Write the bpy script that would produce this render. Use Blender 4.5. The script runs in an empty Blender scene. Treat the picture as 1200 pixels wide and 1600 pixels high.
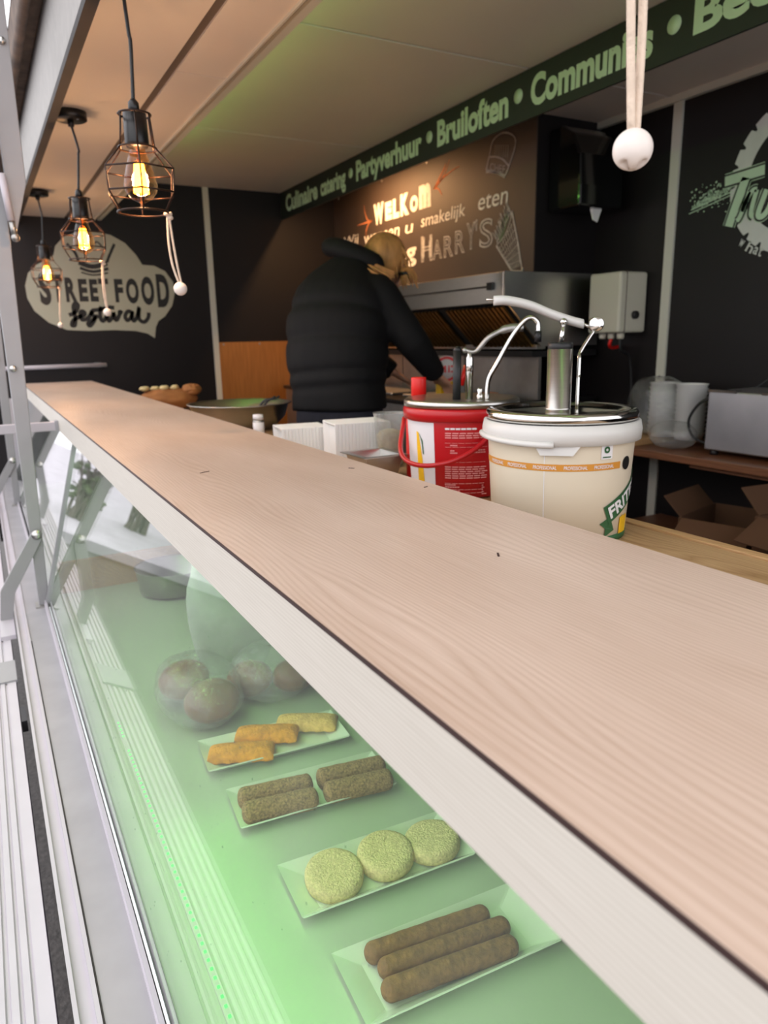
import bpy, bmesh, math, random
from mathutils import Vector, Matrix
random.seed(7)
SC = bpy.context.scene
COL = SC.collection

# ------------------------------------------------------------------ camera
# world: X runs from the street into the food truck, Y along the serving counter, Z up; the lens is the origin
cam_data = bpy.data.cameras.new('camera')
cam_data.sensor_fit = 'VERTICAL'
cam_data.sensor_height = 36.0
cam_data.lens = 36.0 * 1125.0 / 1600.0
cam_data.clip_start = 0.02
cam_data.dof.use_dof = True
cam_data.dof.focus_distance = 0.95
cam_data.dof.aperture_fstop = 6.6
cam = bpy.data.objects.new('camera', cam_data)
COL.objects.link(cam)
vy = Vector((-639, -260, 1125)).normalized()
vx = Vector((2109, -315, 1125))
vx = (vx - vy * vx.dot(vy)).normalized()
vz = vy.cross(vx)
if vz.y > 0:
    vz = -vz
# image axes (right, down, forward) expressed in the world
ax_r = Vector((vx.x, vy.x, vz.x)); ax_d = Vector((vx.y, vy.y, vz.y)); ax_f = Vector((vx.z, vy.z, vz.z))
M = Matrix.Identity(4)
for i in range(3):
    M[i][0] = ax_r[i]; M[i][1] = -ax_d[i]; M[i][2] = -ax_f[i]
cam.matrix_world = M
SC.camera = cam

# ------------------------------------------------------------------ world and light
W = bpy.data.worlds.new('overcast_sky'); SC.world = W; W.use_nodes = True
wn = W.node_tree.nodes; wl = W.node_tree.links
bg = wn['Background']
tc = wn.new('ShaderNodeTexCoord'); sep = wn.new('ShaderNodeSeparateXYZ'); rmp = wn.new('ShaderNodeValToRGB')
wl.new(tc.outputs['Generated'], sep.inputs[0]); wl.new(sep.outputs['Z'], rmp.inputs[0])
rmp.color_ramp.elements[0].position = 0.0; rmp.color_ramp.elements[0].color = (0.80, 0.80, 0.84, 1)
rmp.color_ramp.elements[1].position = 0.7; rmp.color_ramp.elements[1].color = (1.0, 0.98, 1.0, 1)
wl.new(rmp.outputs[0], bg.inputs['Color'])
bg.inputs['Strength'].default_value = 2.0

VS = SC.view_settings
SC.display_settings.display_device = 'sRGB'
VS.view_transform = 'Standard'; VS.look = 'None'; VS.gamma = 1.0; VS.use_curve_mapping = False
VS.exposure = 0.28
SC.cycles.use_denoising = True
SC.cycles.caustics_reflective = False
SC.cycles.caustics_refractive = False
SC.cycles.max_bounces = 10
SC.cycles.transparent_max_bounces = 24
SC.cycles.sample_clamp_indirect = 6.0

BULB_W, LED_CEIL_W, LED_CASE_W, SPOT_W = 8.5, 2.8, 3.6, 18.0

def area_light(name, loc, direction, sx, sy, watts, color, spread=None):
    d = bpy.data.lights.new(name, 'AREA'); d.shape = 'RECTANGLE'; d.size = sx; d.size_y = sy
    d.energy = watts; d.color = color
    if spread: d.spread = spread
    o = bpy.data.objects.new(name, d); COL.objects.link(o); o.location = loc
    z = -Vector(direction).normalized()
    y = Vector((0, 1, 0)); x = y.cross(z).normalized(); y = z.cross(x)
    o.matrix_world = Matrix(((x.x, y.x, z.x, loc[0]), (x.y, y.y, z.y, loc[1]), (x.z, y.z, z.z, loc[2]), (0, 0, 0, 1)))
    return o

def point_light(name, loc, watts, color, radius=0.02):
    d = bpy.data.lights.new(name, 'POINT'); d.energy = watts; d.color = color; d.shadow_soft_size = radius
    o = bpy.data.objects.new(name, d); COL.objects.link(o); o.location = loc
    return o

# ------------------------------------------------------------------ materials
def lin(c):
    return tuple((v / 12.92 if v <= 0.04045 else ((v + 0.055) / 1.055) ** 2.4) for v in [x / 255.0 for x in c]) + (1.0,)

def pmat(name, rgb, rough=0.5, metal=0.0, noise=0.0, nscale=8.0, bump=0.0, bscale=40.0, emit=None, estr=0.0, stretch=None, spec=None, coat=0.0, sheen=0.0):
    m = bpy.data.materials.new(name); m.use_nodes = True
    n = m.node_tree.nodes; l = m.node_tree.links; b = n['Principled BSDF']
    c = lin(rgb)
    b.inputs['Base Color'].default_value = c; b.inputs['Roughness'].default_value = rough; b.inputs['Metallic'].default_value = metal
    if spec is not None: b.inputs['Specular IOR Level'].default_value = spec
    if coat: b.inputs['Coat Weight'].default_value = coat
    if sheen: b.inputs['Sheen Weight'].default_value = sheen
    if noise or bump:
        t = n.new('ShaderNodeTexCoord'); mp = n.new('ShaderNodeMapping'); l.new(t.outputs['Object'], mp.inputs[0])
        if stretch: mp.inputs['Scale'].default_value = stretch
    if noise:
        x = n.new('ShaderNodeTexNoise'); x.inputs['Scale'].default_value = nscale; x.inputs['Detail'].default_value = 6
        l.new(mp.outputs[0], x.inputs['Vector'])
        r = n.new('ShaderNodeValToRGB')
        r.color_ramp.elements[0].position = 0.3; r.color_ramp.elements[1].position = 0.7
        r.color_ramp.elements[0].color = tuple(v * (1 - noise) for v in c[:3]) + (1,)
        r.color_ramp.elements[1].color = tuple(min(1, v * (1 + noise)) for v in c[:3]) + (1,)
        l.new(x.outputs['Fac'], r.inputs[0]); l.new(r.outputs[0], b.inputs['Base Color'])
    if bump:
        x = n.new('ShaderNodeTexNoise'); x.inputs['Scale'].default_value = bscale; x.inputs['Detail'].default_value = 5
        l.new(mp.outputs[0], x.inputs['Vector'])
        bp = n.new('ShaderNodeBump'); bp.inputs['Strength'].default_value = bump; bp.inputs['Distance'].default_value = 0.004
        l.new(x.outputs['Fac'], bp.inputs['Height']); l.new(bp.outputs[0], b.inputs['Normal'])
    if emit:
        b.inputs['Emission Color'].default_value = lin(emit); b.inputs['Emission Strength'].default_value = estr
    return m

def thin_glass(name, tint=(0.96, 0.98, 0.97), rough=0.0, ior=1.5, dirt=0.0, haze=0.0, hazecol=(230, 235, 232), wrinkle=0.0, wscale=25.0, gain=1.0):
    """transparent sheet with Fresnel reflections; lets lamp light through"""
    m = bpy.data.materials.new(name); m.use_nodes = True
    n = m.node_tree.nodes; l = m.node_tree.links
    n.remove(n['Principled BSDF']); out = n['Material Output']
    tr = n.new('ShaderNodeBsdfTransparent'); tr.inputs[0].default_value = tint + (1,)
    gl = n.new('ShaderNodeBsdfGlossy'); gl.inputs['Roughness'].default_value = rough; gl.inputs['Color'].default_value = (gain, gain, gain, 1)
    fr = n.new('ShaderNodeFresnel')
    ge = n.new('ShaderNodeNewGeometry'); mi = n.new('ShaderNodeMath'); mi.operation = 'MULTIPLY_ADD'   # same reflectance from both sides of the sheet
    l.new(ge.outputs['Backfacing'], mi.inputs[0]); mi.inputs[1].default_value = 1.0 / ior - ior; mi.inputs[2].default_value = ior
    l.new(mi.outputs[0], fr.inputs['IOR'])
    mx = n.new('ShaderNodeMixShader'); l.new(fr.outputs[0], mx.inputs[0]); l.new(tr.outputs[0], mx.inputs[1]); l.new(gl.outputs[0], mx.inputs[2])
    last = mx
    t = n.new('ShaderNodeTexCoord')
    if wrinkle:
        x = n.new('ShaderNodeTexNoise'); x.inputs['Scale'].default_value = wscale; x.inputs['Detail'].default_value = 4
        l.new(t.outputs['Object'], x.inputs['Vector'])
        bp = n.new('ShaderNodeBump'); bp.inputs['Strength'].default_value = wrinkle; bp.inputs['Distance'].default_value = 0.01
        l.new(x.outputs['Fac'], bp.inputs['Height']); l.new(bp.outputs[0], gl.inputs['Normal']); l.new(bp.outputs[0], fr.inputs['Normal'])
    if haze:
        df = n.new('ShaderNodeBsdfDiffuse'); df.inputs[0].default_value = lin(hazecol)
        m2 = n.new('ShaderNodeMixShader'); m2.inputs[0].default_value = haze
        if dirt:
            x = n.new('ShaderNodeTexNoise'); x.inputs['Scale'].default_value = 5.0; x.inputs['Detail'].default_value = 8
            l.new(t.outputs['Object'], x.inputs['Vector'])
            mr = n.new('ShaderNodeMapRange'); mr.inputs['From Min'].default_value = 0.35; mr.inputs['From Max'].default_value = 0.75
            mr.inputs['To Min'].default_value = haze * (1 - dirt); mr.inputs['To Max'].default_value = haze * (1 + dirt)
            l.new(x.outputs['Fac'], mr.inputs['Value']); l.new(mr.outputs[0], m2.inputs[0])
        l.new(last.outputs[0], m2.inputs[1]); l.new(df.outputs[0], m2.inputs[2]); last = m2
    l.new(last.outputs[0], out.inputs['Surface'])
    return m

def emat(name, rgb, strength):
    m = bpy.data.materials.new(name); m.use_nodes = True
    n = m.node_tree.nodes; l = m.node_tree.links
    n.remove(n['Principled BSDF']); e = n.new('ShaderNodeEmission'); e.inputs[0].default_value = lin(rgb); e.inputs[1].default_value = strength
    l.new(e.outputs[0], n['Material Output'].inputs['Surface'])
    return m

def wood_mat(name, dark, light, rough=0.45, lines=120.0, warp=14.0, grain=400.0, bump=0.05, contrast=1.0, patch=0.25):
    """laminate or timber with its grain along Y: ring lines, fine pores and broad bleached patches"""
    m = bpy.data.materials.new(name); m.use_nodes = True
    n = m.node_tree.nodes; l = m.node_tree.links; b = n['Principled BSDF']
    b.inputs['Roughness'].default_value = rough
    t = n.new('ShaderNodeTexCoord')
    def noise(scale, vec, detail):
        mp = n.new('ShaderNodeMapping'); mp.inputs['Scale'].default_value = vec; l.new(t.outputs['Object'], mp.inputs[0])
        x = n.new('ShaderNodeTexNoise'); x.inputs['Scale'].default_value = scale; x.inputs['Detail'].default_value = detail
        l.new(mp.outputs[0], x.inputs['Vector']); return x.outputs['Fac']
    def mth(op, a, bb, c=None):
        x = n.new('ShaderNodeMath'); x.operation = op
        for k, v in enumerate((a, bb, c)):
            if v is None: continue
            if isinstance(v, (int, float)): x.inputs[k].default_value = v
            else: l.new(v, x.inputs[k])
        return x.outputs[0]
    sp = n.new('ShaderNodeSeparateXYZ'); l.new(t.outputs['Object'], sp.inputs[0])
    across = mth('ADD', sp.outputs['X'], sp.outputs['Z'])
    ph = mth('MULTIPLY_ADD', across, lines, mth('MULTIPLY', noise(5.0, (1.0, 0.22, 1.0), 2), warp))
    tri = mth('PINGPONG', ph, 0.5)
    ln = mth('POWER', mth('MULTIPLY', tri, 2.0), 0.45)
    fine = noise(grain, (1.0, 0.02, 1.0), 3)
    pt = noise(6.0, (1.0, 0.35, 1.0), 5)
    v = mth('ADD', mth('MULTIPLY', ln, 0.30), mth('MULTIPLY', fine, 0.50))
    v = mth('ADD', v, mth('MULTIPLY', mth('SUBTRACT', pt, 0.5), patch * 2.0))
    v = mth('MULTIPLY_ADD', mth('SUBTRACT', v, 0.5), contrast, 0.5)
    cr = n.new('ShaderNodeValToRGB'); cr.color_ramp.elements[0].position = 0.15; cr.color_ramp.elements[1].position = 0.85
    cr.color_ramp.elements[0].color = lin(dark); cr.color_ramp.elements[1].color = lin(light)
    l.new(v, cr.inputs[0]); l.new(cr.outputs[0], b.inputs['Base Color'])
    bp = n.new('ShaderNodeBump'); bp.inputs['Strength'].default_value = bump; bp.inputs['Distance'].default_value = 0.001
    l.new(v, bp.inputs['Height']); l.new(bp.outputs[0], b.inputs['Normal'])
    return m

MAT = {
 'shelf_wood': wood_mat('beige_wood_laminate', (170, 144, 125), (217, 197, 182), 0.36, 160, 26, 460, 0.03, 0.8, 0.35),
 'fascia': wood_mat('pale_grained_edge', (186, 178, 166), (222, 216, 206), 0.5, 260, 12, 500, 0.04, 0.8, 0.15),
 'edge_dark': pmat('dark_edge_band', (58, 38, 36), 0.5, noise=0.2),
 'worktop': wood_mat('oiled_timber', (140, 104, 66), (206, 172, 128), 0.45, 70, 30, 200, 0.08),
 'shelf_brown': wood_mat('brown_laminate', (92, 54, 34), (146, 96, 66), 0.4, 80, 14, 300, 0.04),
 'board_wood': wood_mat('light_board', (166, 124, 80), (210, 172, 124), 0.5, 60, 20, 200, 0.06),
 'alu': pmat('white_painted_aluminium', (184, 179, 186), 0.38, 0.0, noise=0.03, nscale=14, bump=0.03, bscale=60),
 'alu_grey': pmat('weathered_grey_aluminium', (158, 156, 160), 0.42, 0.2, noise=0.08, nscale=10, bump=0.04, bscale=50),
 'post': pmat('grey_painted_steel', (150, 149, 151), 0.42, 0.2, noise=0.04, nscale=12),
 'steel': pmat('brushed_stainless', (196, 194, 190), 0.28, 1.0, noise=0.05, nscale=20, stretch=(1, 1, 12)),
 'steel_dull': pmat('dull_stainless', (170, 168, 164), 0.42, 1.0, noise=0.1, nscale=12),
 'chrome': pmat('polished_steel', (214, 212, 208), 0.12, 1.0),
 'galv': pmat('satin_metal_casing', (176, 174, 178), 0.4, 0.85, noise=0.1, nscale=6),
 'black': pmat('black_lacquer', (18, 17, 18), 0.35),
 'black_plastic': pmat('black_plastic', (22, 22, 24), 0.45),
 'rubber': pmat('dark_rubber', (52, 48, 48), 0.7, noise=0.2),
 'wall_black': pmat('black_wall_panel', (21, 17, 19), 0.5, noise=0.08, nscale=4, spec=0.3),
 'ceiling': pmat('white_ceiling_panel', (232, 222, 212), 0.55, noise=0.02, nscale=3),
 'joint': pmat('grey_joint_profile', (104, 92, 84), 0.5),
 'trim_white': pmat('off_white_trim', (205, 204, 192), 0.5),
 'floor': pmat('grey_truck_floor', (70, 66, 62), 0.7, noise=0.15),
 'asphalt': pmat('wet_asphalt', (58, 54, 52), 0.6, noise=0.5, nscale=50, bump=0.9, bscale=70),
 'banner': pmat('dark_green_board', (30, 36, 31), 0.5),
 'banner_txt': pmat('pale_green_letters', (196, 220, 190), 0.5),
 'chalkboard': pmat('brown_black_chalkboard', (62, 52, 47), 0.6, noise=0.12, nscale=3),
 'chalk': pmat('white_chalk', (226, 222, 214), 0.9, noise=0.2, nscale=60),
 'chalk_dim': pmat('thin_white_chalk', (176, 170, 164), 0.9, noise=0.3, nscale=60),
 'chalk_orange': pmat('orange_chalk', (206, 128, 84), 0.9, noise=0.25, nscale=60),
 'chalk_green': pmat('green_chalk', (120, 150, 110), 0.9),
 'sign_grey': pmat('olive_grey_print', (170, 170, 152), 0.55, noise=0.02),
 'sign_black': pmat('black_print', (16, 15, 15), 0.5),
 'decal_white': pmat('white_wall_print', (206, 210, 204), 0.5, noise=0.04, nscale=20),
 'decal_green': pmat('pale_green_wall_print', (186, 214, 182), 0.5, noise=0.06, nscale=10),
 'case_white': pmat('white_display_floor', (178, 190, 168), 0.32, noise=0.02, nscale=6),
 'porcelain': pmat('white_porcelain', (216, 224, 208), 0.15, coat=0.3),
 'glass': thin_glass('display_glass', (0.965, 0.985, 0.97), 0.0, 1.5, dirt=0.9, haze=0.012),
 'bulb_glass': thin_glass('amber_bulb_glass', (1.0, 0.74, 0.46), 0.0, 1.45),
 'film': thin_glass('clear_wrinkled_film', (0.95, 0.95, 0.95), 0.06, 1.6, haze=0.16, dirt=0.95, wrinkle=1.0, wscale=45),
 'film_white': thin_glass('milky_bag_film', (0.85, 0.86, 0.85), 0.15, 1.45, haze=0.5, dirt=0.4, wrinkle=0.8, wscale=14),
 'filament': emat('glowing_filament', (255, 158, 50), 30.0),
 'filament_core': emat('glowing_filament_core', (255, 190, 90), 45.0),
 'led_green': emat('green_led_dot', (50, 255, 90), 1.6),
 'led_strip': emat('green_led_strip', (90, 255, 70), 1.0),
 'warm_led': emat('warm_led_strip', (255, 190, 120), 4.0),
 'cord_white': pmat('soiled_white_cord', (222, 202, 182), 0.8, noise=0.12, nscale=40, bump=0.5, bscale=200),
 'ball_white': pmat('worn_white_plastic', (226, 216, 208), 0.5, noise=0.08, nscale=30, bump=0.15, bscale=60),
 'jacket': pmat('black_nylon_jacket', (17, 17, 19), 0.75, noise=0.15, nscale=6, bump=0.6, bscale=12, spec=0.25),
 'jeans': pmat('dark_navy_denim', (24, 26, 40), 0.8, noise=0.25, nscale=40),
 'skin': pmat('skin', (206, 156, 128), 0.5, noise=0.04),
 'hair': pmat('sandy_blond_hair', (196, 142, 84), 0.55, noise=0.35, nscale=22, stretch=(1, 1, 0.25), bump=0.8, bscale=50),
 'shoe': pmat('black_shoe', (20, 20, 20), 0.6),
 'pail_white': pmat('cream_pail_plastic', (218, 206, 184), 0.35, noise=0.015),
 'lid_white': pmat('white_lid_plastic', (208, 206, 202), 0.35),
 'pail_red': pmat('red_pail_plastic', (186, 22, 30), 0.32, noise=0.03),
 'red': pmat('bright_red_plastic', (222, 32, 26), 0.4),
 'label_white': pmat('white_label_print', (228, 226, 228), 0.4),
 'label_pink': pmat('pale_label_text', (226, 150, 148), 0.5),
 'label_orange': pmat('orange_label_band', (206, 140, 52), 0.45),
 'label_green': pmat('green_label_ribbon', (44, 92, 54), 0.45),
 'yellow': pmat('yellow_print', (240, 190, 30), 0.45, noise=0.12, nscale=30),
 'foam': pmat('white_foam', (236, 236, 234), 0.6),
 'paper_brown': pmat('brown_paper', (160, 104, 56), 0.8, noise=0.15, nscale=12, bump=0.6, bscale=24),
 'cardboard': pmat('brown_cardboard', (88, 60, 40), 0.85, noise=0.06),
 'fry': pmat('fried_yellow_crust', (222, 146, 26), 0.75, noise=0.3, nscale=45, bump=1.0, bscale=160),
 'fry_pale': pmat('pale_fried_crust', (226, 180, 104), 0.75, noise=0.22, nscale=45, bump=1.0, bscale=160),
 'crumb': pmat('brown_breadcrumb', (156, 124, 84), 0.9, noise=0.5, nscale=240, bump=1.0, bscale=300),
 'crumb_pale': pmat('pale_breadcrumb', (224, 204, 150), 0.9, noise=0.2, nscale=240, bump=1.0, bscale=300),
 'sausage': pmat('brown_skinless_sausage', (128, 90, 52), 0.7, noise=0.32, nscale=90, bump=0.7, bscale=140),
 'bread': pmat('glossy_brown_crust', (132, 72, 36), 0.3, noise=0.35, nscale=14),
 'content': pmat('shredded_white_food', (214, 204, 176), 0.8, noise=0.2, nscale=60, bump=1, bscale=120),
 'box_grey': pmat('light_grey_enclosure', (206, 202, 186), 0.5),
 'copper': pmat('bronze_metal_panel', (190, 126, 66), 0.36, 0.55, noise=0.12, nscale=10, stretch=(6, 1, 0.5)),
 'filter': pmat('greasy_brass_filter', (120, 92, 52), 0.4, 0.9, noise=0.2, nscale=20),
 'lintel': pmat('white_speckled_lintel', (168, 164, 160), 0.6, noise=0.07, nscale=30, bump=0.2, bscale=50),
 'rust': pmat('weathered_brown_metal', (98, 78, 64), 0.75, noise=0.45, nscale=14, bump=0.8, bscale=20),
 'dark_void': pmat('black_void', (8, 8, 8), 0.8),
 'paving': pmat('light_grey_paving', (186, 182, 190), 0.7, noise=0.12, nscale=3),
 'cage': pmat('dark_bronze_wire', (52, 36, 28), 0.35, 0.6),
 'bark': pmat('grey_bark', (96, 88, 80), 0.9, noise=0.3),
 'foliage': pmat('dull_green_leaf', (78, 92, 58), 0.8, noise=0.3),
}

# ------------------------------------------------------------------ mesh helpers
ORG = {}   # world origin of every root / parent

class MB:
    def __init__(s): s.v = []; s.f = []; s.sm = []
    def add(s, vs, fs, smooth=False):
        b = len(s.v); s.v += [tuple(v) for v in vs]; s.f += [tuple(i + b for i in f) for f in fs]; s.sm += [smooth] * len(fs); return s
    def box(s, x0, x1, y0, y1, z0, z1, c=0.0):
        if c > 0:
            return s.cbox(x0, x1, y0, y1, z0, z1, c)
        v = [(x, y, z) for x in (x0, x1) for y in (y0, y1) for z in (z0, z1)]
        return s.add(v, [(0, 1, 3, 2), (4, 6, 7, 5), (0, 4, 5, 1), (2, 3, 7, 6), (0, 2, 6, 4), (1, 5, 7, 3)])
    def cbox(s, x0, x1, y0, y1, z0, z1, c):
        bm = bmesh.new(); bmesh.ops.create_cube(bm, size=1.0)
        for v in bm.verts:
            v.co = Vector(((x0 + x1) / 2 + v.co.x * (x1 - x0), (y0 + y1) / 2 + v.co.y * (y1 - y0), (z0 + z1) / 2 + v.co.z * (z1 - z0)))
        bmesh.ops.bevel(bm, geom=list(bm.edges), offset=c, segments=2, profile=0.5, affect='EDGES')
        bm.verts.index_update()
        s.add([v.co[:] for v in bm.verts], [[v.index for v in f.verts] for f in bm.faces]); bm.free(); return s
    def obox(s, p, q, w, h, up=(0, 0, 1)):
        """bar from p to q, w wide across, h along up"""
        p = Vector(p); q = Vector(q); d = (q - p).normalized(); u = Vector(up); u = (u - d * u.dot(d)).normalized(); r = d.cross(u)
        v = []
        for e in (p, q):
            for a, b in ((-1, -1), (1, -1), (1, 1), (-1, 1)): v.append(e + r * (a * w / 2) + u * (b * h / 2))
        return s.add(v, [(3, 2, 1, 0), (4, 5, 6, 7), (0, 1, 5, 4), (1, 2, 6, 5), (2, 3, 7, 6), (3, 0, 4, 7)])
    def tube(s, pts, r, n=8, cap=True, flat=None):
        pts = [Vector(p) for p in pts]; rs = r if isinstance(r, (list, tuple)) else [r] * len(pts)
        vs = []; prev = None
        for i, p in enumerate(pts):
            d = (pts[min(i + 1, len(pts) - 1)] - pts[max(i - 1, 0)])
            if d.length < 1e-9: d = Vector((0, 0, 1))
            d.normalize()
            if prev is None:
                a = Vector((0, 0, 1)) if abs(d.z) < 0.9 else Vector((1, 0, 0)); u = (a - d * a.dot(d)).normalized()
            else:
                u = (prev - d * prev.dot(d))
                u = u.normalized() if u.length > 1e-6 else prev
            prev = u; w = d.cross(u)
            for k in range(n):
                t = 2 * math.pi * k / n; vs.append(p + (u * math.cos(t) + w * math.sin(t)) * rs[i])
        fs = []
        for i in range(len(pts) - 1):
            for k in range(n):
                a = i * n + k; b = i * n + (k + 1) % n; fs.append((a, b, b + n, a + n))
        if cap:
            fs.append(tuple(reversed(range(n)))); fs.append(tuple(range((len(pts) - 1) * n, len(pts) * n)))
        return s.add(vs, fs, n > 5)
    def ring(s, c, R, r, n=32, m=6, axis='z'):
        pts = []
        vs = []; fs = []
        for i in range(n):
            a = 2 * math.pi * i / n
            for k in range(m):
                b = 2 * math.pi * k / m; rr = R + r * math.cos(b); z = r * math.sin(b)
                vs.append((c[0] + rr * math.cos(a), c[1] + rr * math.sin(a), c[2] + z))
        for i in range(n):
            for k in range(m):
                a = i * m + k; b = i * m + (k + 1) % m; c2 = ((i + 1) % n) * m + k; d = ((i + 1) % n) * m + (k + 1) % m
                fs.append((a, c2, d, b))
        return s.add(vs, fs, True)
    def lathe(s, prof, c=(0, 0, 0), n=32, a0=0.0, a1=2 * math.pi, smooth=True, axis=None):
        """prof: (radius, height) from bottom to top, about a vertical axis or along a given one"""
        full = abs(a1 - a0 - 2 * math.pi) < 1e-6; cols = n if full else n + 1
        c = Vector(c)
        if axis is not None:
            d = Vector(axis).normalized(); a = Vector((0, 0, 1)) if abs(d.z) < 0.9 else Vector((1, 0, 0)); u = (a - d * a.dot(d)).normalized(); w = d.cross(u)
        else:
            d = Vector((0, 0, 1)); u = Vector((1, 0, 0)); w = Vector((0, 1, 0))
        vs = []
        for (r, h) in prof:
            for k in range(cols):
                t = a0 + (a1 - a0) * k / n; vs.append(c + d * h + (u * math.cos(t) + w * math.sin(t)) * r)
        fs = []
        for i in range(len(prof) - 1):
            for k in range(n):
                a = i * cols + k; b = i * cols + (k + 1) % cols; fs.append((a, b, b + cols, a + cols))
        if full:
            if prof[0][0] > 1e-6: fs.append(tuple(reversed(range(cols))))
            if prof[-1][0] > 1e-6: fs.append(tuple(range((len(prof) - 1) * cols, len(prof) * cols)))
        return s.add(vs, fs, smooth)
    def prism(s, poly, f0, f1):
        """poly: 2D outline; f0/f1 map (u,v) to the two faces"""
        n = len(poly); vs = [f0(*p) for p in poly] + [f1(*p) for p in poly]
        fs = [tuple(range(n)), tuple(reversed(range(n, 2 * n)))] + [(i, i + n, (i + 1) % n + n, (i + 1) % n) for i in range(n)]
        return s.add(vs, fs)
    def ellipsoid(s, c, rx, ry, rz, n=16, m=10, noise=0.0):
        vs = []; fs = []
        for i in range(m + 1):
            a = math.pi * i / m
            for k in range(n):
                b = 2 * math.pi * k / n
                q = 1 + (random.uniform(-noise, noise) if 0 < i < m else 0)
                vs.append((c[0] + rx * q * math.sin(a) * math.cos(b), c[1] + ry * q * math.sin(a) * math.sin(b), c[2] - rz * q * math.cos(a)))
        for i in range(m):
            for k in range(n):
                a = i * n + k; b = i * n + (k + 1) % n; fs.append((a, b, b + n, a + n))
        return s.add(vs, fs, True)
    def loft(s, rings, cap=True, smooth=True):
        n = len(rings[0]); vs = [v for r in rings for v in r]; fs = []
        for i in range(len(rings) - 1):
            for k in range(n):
                a = i * n + k; b = i * n + (k + 1) % n; fs.append((a, b, b + n, a + n))
        if cap: fs += [tuple(reversed(range(n))), tuple(range((len(rings) - 1) * n, len(rings) * n))]
        return s.add(vs, fs, smooth)

def thing(name, label, cat, loc, group=None, kind=None):
    o = bpy.data.objects.new(name, None); COL.objects.link(o); o.location = loc; o.empty_display_size = 0.05
    o['label'] = label; o['category'] = cat
    if group: o['group'] = group
    if kind: o['kind'] = kind
    ORG[o.name] = Vector(loc); return o

def obj(name, mb, mat, parent=None, label=None, cat=None, group=None, kind=None, fix=True, origin=None, bevel=0.0, subsurf=0):
    m = bpy.data.meshes.new(name)
    if origin is None:
        org = ORG[parent.name] if parent else Vector((0, 0, 0)); loc = Vector((0, 0, 0))
    else:
        org = Vector(origin); loc = org - (ORG[parent.name] if parent else Vector((0, 0, 0)))
    m.from_pydata([tuple(Vector(v) - org) for v in mb.v], [], mb.f)
    m.polygons.foreach_set('use_smooth', mb.sm)
    m.materials.append(MAT[mat] if isinstance(mat, str) else mat)
    if fix:
        bm = bmesh.new(); bm.from_mesh(m); bmesh.ops.remove_doubles(bm, verts=bm.verts, dist=1e-6); bmesh.ops.recalc_face_normals(bm, faces=bm.faces); bm.to_mesh(m); bm.free()
    m.update()
    o = bpy.data.objects.new(name, m); COL.objects.link(o)
    if parent: o.parent = parent
    o.location = loc
    ORG[o.name] = org
    if label: o['label'] = label
    if cat: o['category'] = cat
    if group: o['group'] = group
    if kind: o['kind'] = kind
    if bevel:
        b = o.modifiers.new('bevel', 'BEVEL'); b.width = bevel; b.segments = 2; b.limit_method = 'ANGLE'
    if subsurf:
        b = o.modifiers.new('subsurf', 'SUBSURF'); b.levels = subsurf; b.render_levels = subsurf
    return o

def struct(name, mb, mat, parent=None, **k):
    return obj(name, mb, mat, parent, kind='structure', **k)

def dup(root, loc, label=None, group=None, rotz=None):
    r = root.copy(); COL.objects.link(r); r.location = loc
    if rotz is not None: r.rotation_euler = (0, 0, rotz)
    if label: r['label'] = label
    if group: r['group'] = group
    ORG[r.name] = Vector(loc)
    for ch in list(root.children):
        if ch.type == 'LIGHT': d = ch.copy()
        else: d = ch.copy()
        COL.objects.link(d); d.parent = r
        for g in list(ch.children):
            e = g.copy(); COL.objects.link(e); e.parent = d
    return r

def spline(pts, k=6):
    """Catmull-Rom through the points"""
    P = [Vector(p) for p in pts]; out = []
    for i in range(len(P) - 1):
        a = P[max(i - 1, 0)]; b = P[i]; c = P[i + 1]; d = P[min(i + 2, len(P) - 1)]
        for j in range(k):
            t = j / k
            out.append(0.5 * ((2 * b) + (c - a) * t + (2 * a - 5 * b + 4 * c - d) * t * t + (3 * b - a - 3 * c + d) * t ** 3))
    out.append(P[-1]); return out

# lettering: default font, turned to a flat mesh and fitted to a box on a wall
def text_mesh(txt, offset=0.0, extrude=0.0, outline=0.0, shear=0.0, space=1.0):
    c = bpy.data.curves.new('lettering', 'FONT'); c.body = txt; c.size = 1.0; c.offset = offset; c.shear = shear; c.space_character = space
    c.resolution_u = 4
    if outline:
        c.fill_mode = 'NONE'; c.bevel_depth = outline; c.bevel_resolution = 0
    else:
        c.extrude = extrude
    o = bpy.data.objects.new('lettering', c); COL.objects.link(o)
    dg = bpy.context.evaluated_depsgraph_get(); dg.update()
    me = bpy.data.meshes.new_from_object(o.evaluated_get(dg))
    vs = [v.co.copy() for v in me.vertices]; fs = [tuple(p.vertices) for p in me.polygons]
    bpy.data.objects.remove(o); bpy.data.curves.remove(c); bpy.data.meshes.remove(me)
    return vs, fs

def add_text(mb, txt, place, box, offset=0.0, outline=0.0, shear=0.0, keep=False, space=1.0, warp=None):
    """box = (u0, u1, v0, v1) with v0 the baseline box bottom of the drawn glyphs; place maps (u, v, w) to the world"""
    vs, fs = text_mesh(txt, offset, 0.0, outline, shear, space)
    x0 = min(v.x for v in vs); x1 = max(v.x for v in vs); y0 = min(v.y for v in vs); y1 = max(v.y for v in vs)
    out = []
    for v in vs:
        u = (v.x - x0) / (x1 - x0); w = (v.y - y0) / (y1 - y0)
        uu = box[0] + u * (box[1] - box[0]); vv = box[2] + w * (box[3] - box[2])
        if warp: uu, vv = warp(uu, vv)
        out.append(place(uu, vv, v.z * 0.02))
    mb.add(out, fs); return mb

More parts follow.
